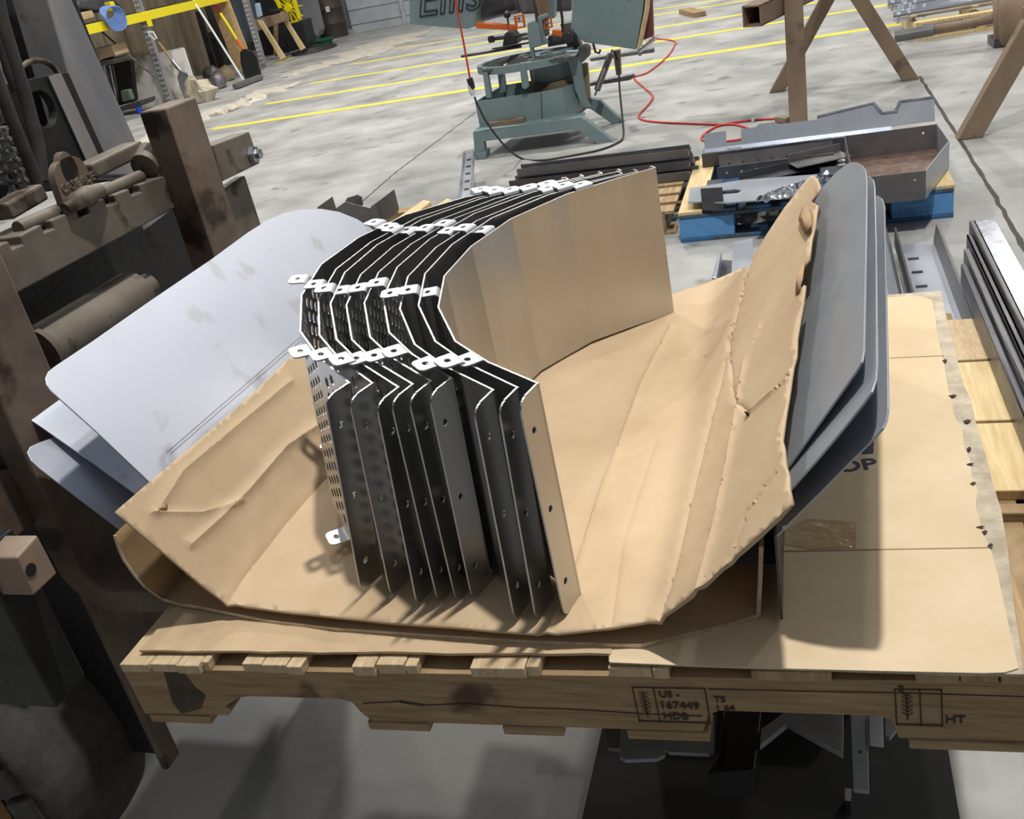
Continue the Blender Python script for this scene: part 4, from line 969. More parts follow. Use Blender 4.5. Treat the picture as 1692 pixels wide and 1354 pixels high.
# ------------------------------------------------------------------ bundle of dark steel bars left of the blue pallet
def dunnage(name, label, p, q, w_, h_): return single(B().bar(p, q, w_, h_, (0, 0, 1)), name, wood, label, 'timber', bevel=.004)
sb = thing('low_pallet', FZ(1000, 340, 0), 'low wooden pallet under the dark steel bars, left of the blue pallet', 'pallet')
q0, q1 = FZ(1140, 312, .0), FZ(1096, 395, 0)
def P2(x, y, z): p = FZ(x, y, z); return p
e0, e1 = V((-.66, 5.75, 0)), V((-.66, 4.80, 0))
for X_ in (-.70, -1.15, -1.62): B().bx(X_-.04, X_, 4.75, 5.85, .015, .105).build('stringer', wood, sb, bevel=.003)
for k in range(7): B().bx(-1.70, -.655, 4.75+k*.162, 4.86+k*.162, .105, .122).build('deck_board', wood_v, sb, bevel=.002)
for k in range(3): B().bx(-1.70, -.655, 4.75+k*.48, 4.86+k*.48, 0, .015).build('bottom_board', wood_v, sb, bevel=.002)
zb0 = .125
bl = ['front bar', 'second bar from the front', 'third bar from the front', 'fourth bar from the front', 'fifth bar from the front', 'sixth bar from the front', 'rearmost bar', 'upper front bar', 'upper middle bar', 'upper rear bar', 'topmost bar']
k_ = 0
rows = [(zb0, [5.30, 5.40, 5.50, 5.60]), (zb0+.05, [5.33, 5.43, 5.53]), (zb0+.10, [5.38, 5.48])]
words = ['bottom', 'second', 'third', 'top']; posw = ['nearest', 'second nearest', 'third nearest', 'furthest']
for r_i, (z_, ys) in enumerate(rows):
    for c_i, y_ in enumerate(ys):
        xl_ = -1.70 + .02*random.random() + (.04*r_i); xr_ = -.60 + random.uniform(-.03, .02)
        b = B(); sl = .0
        prof_ = [(0, 0), (.085, 0), (.085, .007), (.012, .045), (.0, .05)]
        b.prism([V((xl_, y_+p_[0], z_+p_[1])) for p_ in prof_], (xr_-xl_, -.02, 0))
        single(b, 'steel_bar', dsteel2 if (c_i+r_i) % 2 else dsteel, 'dark steel angle bar, %s in the %s row of the bundle' % (posw[c_i] if len(ys) > 1 else 'alone', words[r_i]), 'steel bar', 'dark steel bars bundled on the low pallet', bevel=.002)

# ------------------------------------------------------------------ blue pallet
bx0, bx1, by0, by1 = -.615, .61, 4.60, 5.62
bp_ = thing('blue_pallet', (0, 5.1, 0), 'worn blue block pallet on the floor carrying grey steel parts', 'pallet')
for X_ in (bx0, (bx0+bx1)/2-.07, bx1-.26):
    for Y_ in (by0, (by0+by1)/2-.07, by1-.14):
        w_ = .26 if X_ != (bx0+bx1)/2-.07 else .14
        B().bx(X_, X_+w_, Y_, Y_+.14, .018, .118).build('block', bluep, bp_, bevel=.004)
for Y_ in (by0, (by0+by1)/2-.07, by1-.14):
    B().bx(bx0, bx1, Y_-.003, Y_+.143, 0, .018).build('bottom_board', bluepd, bp_, bevel=.003)
    B().bx(bx0, bx1, Y_-.003, Y_+.143, .118, .134).build('stringer_board', bluepd, bp_, bevel=.003)
for k in range(8):
    xk = bx0+k*(bx1-bx0-.11)/7
    B().bx(xk, xk+.115, by0, by1, .1345, .150).build('deck_board', pine if k in (0, 7) else bluepd, bp_, bevel=.002)
pt_ = mat('faded_pale_paint', c8(110, 160, 205), .8)
text_obj('faded_letters', 'PECO', V((bx1-.22, by0-.0045, .028)), (1, 0, 0), (0, 0, 1), .050, pt_, parent=bp_, label='faded pale lettering')
text_obj('faded_letters', '1-800', V((bx1-.20, by0-.0045, .075)), (1, 0, 0), (0, 0, 1), .040, pt_, parent=bp_)
z0 = .151
# long channel profiles at the back
def channel(b, o, d, L, w_, h_, t, up=V((0, 0, 1))):
    s_ = up.cross(d).normalized(); o = V(o); b.box(o, d*L, s_*w_, up*t); b.box(o, d*L, s_*t, up*h_); b.box(o+s_*(w_-t), d*L, s_*t, up*h_); return b
dX = V((1, -.03, 0)).normalized()
c1 = thing('steel_channel', (-.05, 5.55, z0), 'longest grey steel channel at the back of the blue pallet, with bright cut-out flange', 'steel channel')
fo_ = FZ(1180, 282, z0+.0); 
B().bx(-.56, .42, 5.40, 5.41, z0, z0+.075).build('front_web', dsteel2, c1, bevel=.002)
B().bx(-.56, .42, 5.41, 5.50, z0+.070, z0+.078).build('ledge', bright, c1, bevel=.002)
wb = B(); wb.plate(V((-.55, 5.50, z0+.075)), (1, 0, 0), (0, .35, .94), [(0, 0), (1.18, 0), (1.18, .12), (1.02, .12), (1.0, .07), (.92, .07), (.88, .13), (.60, .10), (.60, .085), (.40, .085), (.38, .10), (.30, .10), (.28, .085), (.20, .085), (.20, .02), (.12, .02), (.12, .085), (0, .085)], (), .004)
wb.build('slotted_web', hrs, c1)
wb = B(); wb.plate(V((-.55, 5.497, z0+.075)), (1, 0, 0), (0, .35, .94), [(.60, .095), (.88, .128), (.92, .07), (1.0, .07), (1.02, .118), (1.18, .118), (1.18, .128), (1.01, .128), (.985, .08), (.93, .08), (.89, .138), (.60, .105)], (), .006)
wb.build('bright_flange', bright, c1, label='bright cut flange')
c2 = thing('steel_channel', (-.2, 5.2, z0), 'perforated dark steel channel in front of the longest one on the blue pallet', 'steel channel')
b = B(); dch = V((1, .05, .0)).normalized()
o0 = V((-.46, 5.12, z0)); b.box(o0, dch*.58, V((0, .16, .0)), V((0, 0, .006)))
hl = [circ(.05+k*.075, .035, .006, 8) for k in range(8)]
b.plate(o0, dch, (0, -.18, .98), [(0, 0), (.58, 0), (.58, .07), (0, .07)], hl, .004)
b.plate(o0+V((0, .16, 0)), dch, (0, .18, .98), [(0, 0), (.58, 0), (.58, .085), (0, .085)], hl, .004); b.build('channel_body', dsteel, c2)
B().box(o0+V((.30, .245, .085)), dch*.28, V((0, -.012, 0)), V((0, 0, .004))).build('top_lip', bright, c2)
c3 = thing('steel_bracket', (.02, 4.95, z0), 'bent dark bracket with a raised cover, between the perforated channel and the flat slotted plate', 'bracket')
o3 = FZ(1232, 305, z0+.02); d3 = (FZ(1360, 277, z0+.02)-o3).normalized(); s3 = V((-d3.y, d3.x, 0))
b = B(); b.box(o3, d3*.52, s3*.09, V((0, 0, .004))); b.box(o3 + s3*.09, d3*.52, s3*.004, V((0, 0, .04))); b.build('base_angle', dsteel2, c3)
b = B(); b.box(o3 + d3*.26 - s3*.03 + V((0, 0, .03)), d3*.28, s3*.13, V((0, 0, .006))); b.box(o3 + d3*.26 + s3*.10 + V((0, 0, .03)), d3*.28, s3*.004, V((0, 0, .045))); b.build('raised_cover', dsteel, c3, bevel=.003)
B().lathe([(.001, -.018), (.018, 0), (.001, .018)], FZ(1366, 287, z0+.10), (0, 0, 1), 12).build('ball_end', bright, c3, smooth=50)
# flat slotted plate
c4 = thing('slotted_plate', (-.25, 4.8, z0), 'flat dark grey slotted steel plate with an upright tab, front of the blue pallet', 'steel plate')
zp = z0+.035
P4 = [FZ(x, y, zp) for x, y in ((1137, 336), (1160, 335), (1200, 337), (1350, 325), (1350, 290), (1229, 299), (1140, 313))]
o4 = P4[0]
def to2(p): return (p.x-o4.x, p.y-o4.y)
s1 = [to2(FZ(x, y, zp)) for x, y in ((1194, 323), (1194, 317), (1215, 314.5), (1226, 317), (1218, 321))]
s2 = [to2(FZ(x, y, zp)) for x, y in ((1309, 312), (1312, 307), (1330, 306), (1330, 311))]
b = B(); b.plate(V((o4.x, o4.y, zp)), (1, 0, 0), (0, 1, 0), [to2(p) for p in P4], [s1, s2], .006); b.build('plate_body', hrs, c4)
B().bx(-.50, -.42, 4.85, 5.0, z0, zp).build('support_block', dsteel2, c4)
B().bx(.05, .14, 4.85, 5.0, z0, zp).build('support_block', dsteel2, c4)
ta, tb_ = FZ(1160, 336, zp), FZ(1196, 334, zp); B().box(ta+V((0, -.012, -.035)), tb_-ta, V((0, .006, 0)), V((0, 0, .11))).build('upright_tab', dsteel2, c4, bevel=.002)
# crumpled foil
fo1 = B(); fa, fb = FZ(1252, 333, zp+.02), FZ(1368, 296, zp+.03); N_ = 26; dF = (fb-fa); sF = V((-dF.y, dF.x, 0)).normalized()
for i in range(N_+1):
    for j in range(7):
        t = i/N_; wv = (.012+.06*math.sin(PI*min(t*1.0, .93)))*(j/6-.5)*2
        fo1.v.append(fa + dF*t + sF*wv + V((0, 0, .022*noise.noise(V((i*.8, j*.9, 0))) + .02*(1-abs(j/3-1)))))
for i in range(N_):
    for j in range(6): fo1.f.append((i*7+j, i*7+j+1, (i+1)*7+j+1, (i+1)*7+j))
fo_ = single(fo1, 'crumpled_foil', chrome, 'crumpled shiny silver wrap on the slotted plate', 'foil')
fo_.modifiers.new('thickness', 'SOLIDIFY').thickness = .003
# five sided steel tray
ty_ = thing('steel_tray', (.42, 4.95, z0), 'dark five-sided steel tray with upright walls on the right end of the blue pallet', 'tray')
zt0 = z0+.005
ft = [FZ(x, y, zt0) for x, y in ((1440, 318), (1530, 327), (1566, 285), (1548, 262), (1405, 272))]
rim_px = [(1395, 225), (1549, 203), (1569, 235), (1527, 320-12), (1405, 300)]
base5 = [V((.17, 5.42, zt0)), V((.54, 5.42, zt0)), V((.66, 5.26, zt0)), V((.505, 4.78, zt0)), V((.16, 4.78, zt0))]
rimz = .125
base5 = [FZ(x, y, zt0+rimz) for x, y in ((1395, 225), (1549, 205), (1569, 233), (1530, 282), (1409, 296))]
base5 = [V((p.x, p.y, zt0)) for p in base5]
cxy = sum(base5, V((0, 0, 0)))/5
b = B(); b.prism([cxy + (p-cxy)*.985 for p in base5], (0, 0, .004)); b.build('tray_floor', mat('rusty_tread', c8(92, 74, 66), .6, .3, col2=c8(128, 104, 92), scale=24), ty_)
rb = B()
for k in range(22):
    p = cxy + V((-.19+.018*k, .10-.006*k, .0042)); rb.box(p, V((.006, 0, 0)), V((-.05, -.22, 0)), V((0, 0, .003)))
for i in range(5):
    a, c = base5[i], base5[(i+1) % 5]; d = (c-a); n_ = V((-d.y, d.x, 0)).normalized()
    L_ = d.length
    hs = [circ(L_*f_, rimz*.72, .006, 8) for f_ in ((.15, .85) if L_ > .2 else ())]
    B().plate(a, d.normalized(), (0, 0, 1), [(0, 0), (L_, 0), (L_, rimz), (0, rimz)], hs, .004).build('tray_wall', hrs if i in (1, 2) else dsteel, ty_)

# ------------------------------------------------------------------ steel parts on the floor seen over the trough
w1 = thing('steel_profile', FZ(1200, 430, 0), 'dark steel pan profile on the floor before the blue pallet, beside the wide strip', 'steel profile')
o5 = FZ(1176, 470, .06); 
P5 = [FZ(x, y, .07) for x, y in ((1172, 462), (1186, 415), (1212, 416), (1206, 478), (1172, 482))]
B().prism([V((p.x, p.y, 0)) for p in P5], (0, 0, .03)).build('pan', dsteel2, w1, bevel=.004)
B().prism([FZ(x, y, .085) for x, y in ((1176, 458), (1188, 414), (1192, 414), (1184, 460))], (0, 0, -.05)).build('pan_rim', hrs, w1, bevel=.003)
single(B().prism([FZ(x, y, .10) for x, y in ((1207, 470), (1212, 399), (1244, 394), (1242, 455))], (0, 0, -.008)), 'flat_steel_strip', hrs, 'wide flat grey steel strip pointing away, just in front of the blue pallet', 'steel strip')
single(B().prism([FZ(x, y, .09) for x, y in ((1244, 440), (1252, 412), (1275, 395), (1290, 400), (1262, 440))], (0, 0, -.06)), 'dark_steel_part', dsteel2, 'small dark steel piece peeking out beside the wide grey strip', 'steel part', bevel=.006)
w2 = thing('steel_channel', FZ(1510, 440, 0), 'grey steel channel with inner ribs on the floor right of the tall steel sheets', 'steel channel')
X0_, X1_ = FZ(1484, 404, .10).x, FZ(1513, 404, .12).x
Yn, Yfar = 2.9, 4.15
B().bx(.335, .475, Yn, Yfar, .05, .056).build('channel_floor', hrs, w2)
B().bx(.325, .333, Yn, Yfar, .05, .13).build('channel_wall', dsteel2, w2)
b = B(); b.prism([V((.475, Yn, .05)), V((.505, Yn, .05)), V((.495, Yn, .13)), V((.485, Yn, .13))], (0, Yfar-Yn, 0)); b.build('channel_wall', dsteel, w2)
for k in range(8): B().bx(.36, .40, Yn+.15*k, Yn+.15*k+.012, .056, .062).build('rib', dsteel2, w2)
B().bx(.31, .52, 3.2, 3.3, 0, .05).build('rest_block', wood, w2)
single(B().prism([V((.235, 2.75, .12)), V((.30, 2.75, .05)), V((.315, 4.2, .05)), V((.245, 4.35, .30))], (-.006, 0, 0)), 'leaning_steel_plate', hrs, 'dark grey plate leaning between the tall steel sheets and the ribbed channel', 'steel plate')
# long bundle of galvanised channels at the far right
zz_ = .23
def gal(name, X0, X1, z0_, z1_, Yn_, Yf_, m, lab):
    return single(B().bx(X0, X1, Yn_, Yf_, z0_, z1_), name, m, lab, 'steel bar', 'long steel channels bundled at the right edge', bevel=.002)
labs = ['lowest long dark steel channel in the bundle at the right edge, its end stepping back', 'long dark steel channel, second up in the bundle at the right edge', 'long dark steel channel, third up and reaching furthest in the right edge bundle', 'long dark channel just left of the bright one in the right edge bundle']
for i in range(4):
    s_ = .022*i
    bb = B(); x0_ = .475+s_; ye = 3.38 + .10*i
    bb.bx(x0_, x0_+.004, 1.2, ye, .17+.012*i, .24+.016*i); bb.bx(x0_, x0_+.018, 1.2, ye, .236+.016*i, .240+.016*i); bb.bx(x0_+.014, x0_+.018, 1.2, ye, .15, .240+.016*i)
    single(bb, 'long_steel_channel', dsteel if i % 2 else dsteel2, labs[i], 'steel channel', 'long steel channels bundled at the right edge')
bb = B(); bb.bx(.568, .622, 1.2, 3.70, .272, .278); bb.bx(.563, .568, 1.2, 3.70, .19, .278); bb.bx(.622, .627, 1.2, 3.70, .255, .278)
single(bb, 'galvanised_channel', bright, 'bright galvanised channel with a mottled top, rightmost of the long bundle', 'steel channel', 'long steel channels bundled at the right edge')
sk2 = thing('wooden_skid', (.9, 2.4, 0), 'rough wooden skid under the long steel channels at the right edge', 'pallet')
for y_, w_ in ((2.83, .30), (2.46, .355), (2.12, .325)): B().bx(.33, 1.7, y_, y_+w_, .12, .148).build('deck_board', pine if y_ < 2.8 else wood_end, sk2, bevel=.003)
B().bx(.33, .43, 1.7, 3.25, .0, .12).build('runner', wood, sk2, bevel=.003)
B().bx(1.0, 1.1, 1.7, 3.25, .0, .12).build('runner', wood, sk2, bevel=.003)
B().bx(.35, 1.7, 2.03, 2.07, .02, .145).build('end_board', wood, sk2, bevel=.003)

# ------------------------------------------------------------------ pallet with brackets behind the left wing
wp = thing('low_pallet', FZ(700, 350, 0), 'low pallet with pale boards under the bent brackets, behind the curved plates', 'pallet')
for pxs in ([(640, 372), (700, 330), (712, 333), (655, 378)], [(665, 380), (738, 328), (752, 330), (690, 378)]):
    B().prism([FZ(x, y, .14) for x, y in pxs], (0, 0, -.02)).build('deck_board', pine, wp, bevel=.002)
B().bx(-3.0, -1.9, 4.6, 4.7, 0, .12).build('runner', wood, wp)
B().bx(-3.0, -1.9, 5.3, 5.4, 0, .12).build('runner', wood, wp)
Yq = 5.2
def brk(pxs, Y, lab, t=.006, dep=None):
    b = slab(B(), pxs, Y, t); return single(b, 'steel_angle', dsteel, lab, 'steel bracket', 'dark angle brackets behind the left wing', bevel=.001)
brk([(524, 343), (549, 325), (556, 348), (552, 372), (530, 368)], 5.45, 'dark triangular steel bracket, leftmost behind the big smooth sheet')
brk([(553, 346), (570, 334), (611, 344), (618, 372), (600, 390), (556, 362)], 5.25, 'dark steel bracket lying flat behind the big smooth sheet, left of centre')
brk([(570, 333), (574, 327), (591, 322), (597, 326), (600, 338), (584, 340)], 5.4, 'small dark bracket with bolt holes on top of the bracket group')
brk([(580, 337), (597, 324), (600, 339), (592, 342)], 5.32, 'narrow dark bracket standing in the middle of the bracket group')
brk([(590, 360), (620, 338), (626, 372), (616, 380), (596, 368)], 5.0, 'dark bracket plate in front of the tallest one')
brk([(624, 334), (651, 313), (659, 345), (657, 352), (632, 368)], 5.1, 'tallest dark bracket plate, right end of the bracket group')
brk([(612, 342), (624, 334), (632, 366), (628, 372), (622, 352)], 5.12, 'side leg of the bracket group left of the tallest plate', t=.05)
single(B().prism([FZ(x, y, .17) for x, y in ((712, 358), (762, 316), (772, 316), (772, 345))], (0, 0, -.006)), 'flat_steel_plate', hrs, 'flat grey steel plate corner between the pale boards and the upright ladder bar', 'steel plate')
lb = thing('ladder_bar', FZ(772, 330, .1), 'long narrow slotted steel bar pointing away behind the curved plates', 'steel bar')
p0, p1 = FZ(769, 340, .18), FZ(776, 256, .18)
B().bar(p0, p1, .07, .01).build('bar_web', hrs, lb); B().bar(p0+V((.035, 0, .012)), p1+V((.035, 0, .012)), .008, .03).build('bar_flange', bright, lb); B().bar(p0-V((.035, 0, -.012)), p1-V((.035, 0, -.012)), .008, .03).build('bar_flange', bright, lb)
for k in range(6): B().bar(p0+(p1-p0)*(.1+.15*k)+V((0, 0, .006)), p0+(p1-p0)*(.13+.15*k)+V((0, 0, .006)), .03, .004).build('slot', black, lb)
B().bx(p0.x-.1, p0.x+.1, p0.y+.1, p0.y+.2, 0, .17).build('support_block', wood, lb)

# ------------------------------------------------------------------ steel parts under the lifted pallet, on the floor
def low(b, name, m, lab, cat='steel part', grp=None, **k): return single(b, name, m, lab, cat, grp, **k)
galv = mat('galvanised_part', c8(138, 146, 154), .3, .3, col2=c8(156, 163, 170), scale=8)
def zpoly(pxs, z, t=.01): return B().prism([FZ(x, y, z) for x, y in pxs], (0, 0, -t))
low(zpoly([(1026, 1200), (1104, 1216), (1098, 1248), (1086, 1254), (1032, 1256), (1024, 1250)], .30, .008), 'steel_plate', galv, 'pale grey plate corner poking out lowest left under the pallet', 'steel plate', bevel=.001)
low(zpoly([(1000, 1198), (1030, 1202), (1026, 1238), (1004, 1236)], .27, .008), 'steel_plate', dsteel, 'dark plate corner left of the pale one under the pallet', 'steel plate')
low(zpoly([(1100, 1210), (1180, 1180), (1180, 1240), (1172, 1246), (1106, 1243), (1100, 1238)], .28, .008), 'steel_plate', galv, 'grey plate under the pallet between the pale corner and the black channel', 'steel plate', bevel=.001)
b = B(); b.prism([FZ(x, y, .31) for x, y in ((1183, 1170), (1198, 1172), (1186, 1250), (1180, 1252))], (0, 0, -.01)); b.prism([FZ(x, y, .28) for x, y in ((1198, 1172), (1258, 1172), (1246, 1272), (1168, 1278), (1186, 1250))], (0, 0, -.06))
low(b, 'black_channel', mat('black_gloss', c8(24, 25, 28), .22, .2), 'black glossy steel channel hanging down under the pallet', 'steel channel', bevel=.004)
b = B()
for k in range(3):
    z_ = .30-.012*k
    b.prism([FZ(x, y+k*3, z_) for x, y in ((1258, 1205), (1295, 1178), (1300, 1195), (1256, 1232))], (0, 0, -.004)); b.prism([FZ(x, y+k*3, z_) for x, y in ((1295, 1176), (1394, 1176), (1393, 1246), (1300, 1195))], (0, 0, -.004))
low(b, 'bent_steel_angles', galv, 'stack of bent grey steel angles with a peaked front under the pallet', 'steel angle', bevel=.0008)
st = thing('bright_strip', FZ(1420, 1250, 0), 'bright narrow steel strip with a bolt hole under the pallet', 'steel strip')
zpoly([(1405, 1170), (1433, 1170), (1436, 1306), (1410, 1303)], .30, .01).build('strip_body', galv, st, bevel=.001)
zpoly([(1417, 1241), (1422, 1240), (1425, 1243), (1420, 1246)], .3005, .002).build('hole', black, st)
low(zpoly([(1435, 1175), (1459, 1177), (1460, 1229), (1437, 1226)], .31, .01), 'steel_tab', hrs, 'small grey steel tab with a hole beside the bright strip', 'steel tab', bevel=.001)
low(zpoly([(1462, 1178), (1480, 1182), (1481, 1205), (1470, 1219), (1462, 1215)], .31, .01), 'rounded_tab', dsteel, 'small dark rounded tab right of the grey one under the pallet', 'steel tab', bevel=.001)
low(zpoly([(1396, 1303), (1407, 1304), (1406, 1325), (1396, 1323)], .06, .03), 'bright_clip', bright, 'tiny bright steel clip low under the bright strip', 'steel part')
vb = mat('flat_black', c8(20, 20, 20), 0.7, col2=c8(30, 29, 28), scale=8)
single(B().bx(-.46, .20, 1.12, 2.3, 0, .03), 'floor_shade_plate', vb, 'flat black sheet added for the dark shade on the floor under the right half of the lifted pallet', 'steel plate', bevel=.002)  # black sheet added to darken the floor in the pallet's shade
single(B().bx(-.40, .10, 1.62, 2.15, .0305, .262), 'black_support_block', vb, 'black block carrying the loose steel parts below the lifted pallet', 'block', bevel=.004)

# ------------------------------------------------------------------ far left: rack, tools and clutter
XR = -9.3
rk = thing('storage_rack', FZ(283, 172, 0), 'steel storage rack with yellow beam and grey punched uprights, far left', 'rack')
def upright(foot, topz, holes=26):
    b = B(); w_ = .10
    b.bx(foot.x-.05, foot.x+.05, foot.y-.04, foot.y+.04, 0, topz); o = b.build('upright', mastm, rk)
    hb = B()
    for k in range(holes):
        z = .08+k*.075
        for s_ in (-1, 1):
            if z < topz-.05: hb.bx(foot.x+s_*.022-.009, foot.x+s_*.022+.009, foot.y-.043, foot.y-.039, z, z+.035)
    hb.build('punched_slots', white, o, kind='stuff')
u1 = V((-9.38, 13.62, 0)); u2 = FZ(437, 112)
upright(u1, 2.6, 34); upright(u2, 2.6, 30)
bz = [(135, 42), (238, 23), (340, 2)]
pA = FY(100, 53, 11.6); 
pa_ = FX(133, 42, -9.32); pb_ = FX(240, 24, -9.32); pc2 = FX(345, 2, -9.32)
zbm = pb_.z
B().bx(-9.36, -9.30, pa_.y-1.0, pc2.y+.6, zbm-.085, zbm+.04).build('beam', rackyel, rk, bevel=.004)
B().bx(-9.30, -9.29, u1.y-.06, u1.y+.06, zbm-.17, zbm+.02).build('beam_connector', rackyel, rk)
B().bx(-10.45, -10.40, pa_.y-1, pc2.y+.6, zbm-.085, zbm+.04).build('rear_beam', black, rk)
B().bx(-10.4, -9.36, pa_.y-1, pc2.y+.6, zbm+.0, zbm+.035).build('shelf_board', darkw, rk)
slab(B(), [(322, 20), (330, 18), (360, 118), (352, 122)], 16.6, .06).build('rear_upright', black, rk)
slab(B(), [(340, 55), (362, 50), (372, 110), (352, 116)], 17.0, .3).build('dark_cabinet_panel', blackp, rk)
# things on the shelf
def onrack(pxs, X, t, name, m, lab, cat, **k): b = B().prism([FX(x, y, X) for x, y in pxs], (-t, 0, 0)); return single(b, name, m, lab, cat, **k)
onrack([(122, 26), (152, 17), (157, 28), (125, 36)], -9.5, .3, 'cardboard_box', card, 'flat cardboard box on the rack shelf left of the blue rope', 'box', bevel=.004)
onrack([(128, 2), (185, -8), (205, 14), (160, 18), (130, 14)], -9.7, .3, 'dark_machine_part', dsteel2, 'dark cylindrical machine part lying on the rack shelf', 'machine part', bevel=.03)
onrack([(181, 3), (188, 2), (194, 16), (186, 18)], -9.42, .1, 'yellow_tube', rackyel, 'yellow plastic tube standing on the shelf behind the blue rope', 'tube', bevel=.01)
onrack([(114, 8), (124, 4), (130, 18), (120, 22)], -9.5, .1, 'red_tool', redm, 'small red tool on the shelf beside the flat box', 'tool', bevel=.01)
b = B()
for k in range(9):
    r1 = .14; c_ = FX(176+1.4*k, 17, -9.27+.005*k); 
    b.tube([c_ + V((.01*math.sin(t*3), .21*math.sin(t)*(.8+.04*k), -.17*(1-math.cos(t))/2*(1+.11*k)+.05)) for t in [2*PI*j/22 for j in range(22)]], .012, 6, closed=True)
single(b, 'rope_coil', mat('blue_rope', c8(84, 118, 178), .7, col2=c8(120, 150, 205), scale=40), 'coil of blue rope hanging over the yellow rack beam', 'rope')
# inner wall panels behind the rack
b = B(); 
pw0, pw1 = FZ(160, 150), FZ(360, 118)
x_w = -11.3
for k in range(24):
    y_ = 11.2+k*.30; b.bx(x_w, x_w+(.05 if k % 2 else .0)+.02, y_, y_+.30, 0, 3.2)
b.build('corrugated_partition', tarp, kind='structure') if False else single(b, 'corrugated_partition', tarp, 'khaki corrugated sheet wall standing behind the storage rack', 'partition')
slab(B(), [(318, 70), (330, 30), (352, 40), (362, 100), (345, 120)], 17.6, .1)
# white stained panel, boxes, carts
wpn = mat('stained_white_panel', c8(214, 212, 208), .6, col2=c8(172, 164, 152), scale=2.5, lo=.5, hi=.6, spots=c8(150, 80, 66), spot_scale=2.2, spot_at=.70)
P = [FY(235, 178, 13.75), FY(330, 163, 13.75), FY(303, 80, 14.0), FY(298, 79, 14.0), FY(212, 98, 14.0), FY(209, 103, 14.0)]
single(B().prism(P, (0, .03, 0)), 'white_panel', wpn, 'large stained white panel leaning inside the storage rack', 'panel')
onb = slab(B(), [(146, 83), (183, 75), (191, 92), (171, 97), (159, 104), (154, 104)], 13.0, .35)
single(onb, 'cardboard_box', card, 'small open cardboard box on the cart below the rack beam', 'box', bevel=.004)
ct = thing('tool_cart', FZ(200, 185, 0), 'dark tool cart with blue caster and hanging cables under the rack', 'cart')
slab(B(), [(150, 104), (186, 97), (188, 102), (158, 112)], 13.0, .4).build('upper_tray', dsteel, ct, bevel=.01)
slab(B(), [(192, 179), (232, 167), (233, 172), (230, 176), (194, 186)], 13.1, .4).build('lower_tray', dsteel2, ct, bevel=.01)
slab(B(), [(174, 108), (215, 100), (222, 168), (192, 176)], 13.5, .1).build('tool_bin', black, ct)
for k in range(5):
    B().tube(smooth_pts([FY(166+k*5, 108, 13.0), FY(172+k*5, 130+k*3, 12.95), FY(182+k*3, 155, 12.95), FY(186+k*2, 172, 13.0)], 4), .012, 6).build('cable', bright if k % 2 else hosem, ct)
B().lathe([(.02, -.02), (.055, -.02), (.055, .02), (.02, .02)], FY(230, 183, 13.1), (1, 0, 0), 16).build('blue_caster', mat('blue_plastic', c8(30, 70, 190), .5), ct)
single(slab(B(), [(198, 150), (212, 148), (218, 166), (202, 170)], 13.3, .1), 'green_bottle_bag', mat('dull_green', c8(104, 124, 112), .6), 'dull green bag in the cart below the cardboard box', 'bag', bevel=.02)
def tubepx(pxs, Y, r, Y2=None, n=8):
    m_ = len(pxs); return B().tube([FY(x, y, Y + ((Y2-Y)*i/(m_-1) if Y2 else 0)) for i, (x, y) in enumerate(pxs)], r, n)
pry = single(tubepx([(160, 45), (200, 80), (228, 105), (258, 128)], 13.3, .014), 'long_rod', dsteel, 'long dark metal rod leaning across the white panel', 'rod')
# aluminium scoop shovel
sh1 = thing('scoop_shovel', FZ(318, 165, 0), 'aluminium scoop shovel leaning on the white panel with wooden D handle', 'shovel')
tubepx([(262, 70), (278, 92), (294, 115)], 13.35, .020).build('handle', wood, sh1, smooth=40)
tubepx([(256, 66), (246, 57), (244, 54), (253, 53), (259, 64)], 13.35, .014).build('grip', white, sh1)
tubepx([(284, 100), (300, 120)], 13.33, .024).build('socket', bright, sh1, smooth=40)
b = slab(B(), [(296, 116), (310, 122), (316, 130), (330, 158), (331, 165), (306, 170), (292, 128)], 13.28, .03); b.build('blade', bright, sh1, bevel=.012)
# black shovel with yellow shaft
YSH = 15.3
sh2 = thing('plastic_shovel', FZ(415, 130, 0), 'black plastic shovel with yellow shaft and red grip leaning on the plywood', 'shovel')
tubepx([(364, 22), (376, 40), (391, 65)], YSH, .022).build('shaft', rackyel, sh2, smooth=40)
tubepx([(391, 65), (397, 75), (402, 82)], YSH, .026).build('orange_socket', orange, sh2, smooth=40)
tubepx([(364, 24), (357, 15), (352, 12), (351, 9), (360, 8), (363, 11), (363, 18)], YSH, .016).build('grip', mat('dark_red_plastic', c8(120, 40, 36), .5), sh2)
b = slab(B(), [(396, 86), (402, 81), (410, 82), (418, 86), (424, 95), (432, 125), (404, 131), (397, 105)], YSH-.05, .03); b.build('blade', blackp, sh2, bevel=.012)
br = thing('push_broom', FZ(405, 135, 0), 'push broom with long white handle and grey bristle head on the floor', 'broom')
tubepx([(310, -30), (322, 5), (352, 52), (402, 132)], 15.2, .018, 14.7).build('handle', white, br, smooth=40)
B().bar(FZ(388, 143, .05), FZ(431, 127, .05), .10, .08).build('broom_head', dsteel, br, bevel=.02)
osb = mat('plywood_osb', c8(190, 158, 112), .8, col2=c8(214, 184, 138), scale=14)
single(slab(B(), [(340, -10), (372, -14), (408, 80), (402, 112), (388, 118), (372, 70)], 16.0, .03), 'plywood_sheet', osb, 'tall strand-board sheet leaning behind the yellow-shafted shovel', 'board')
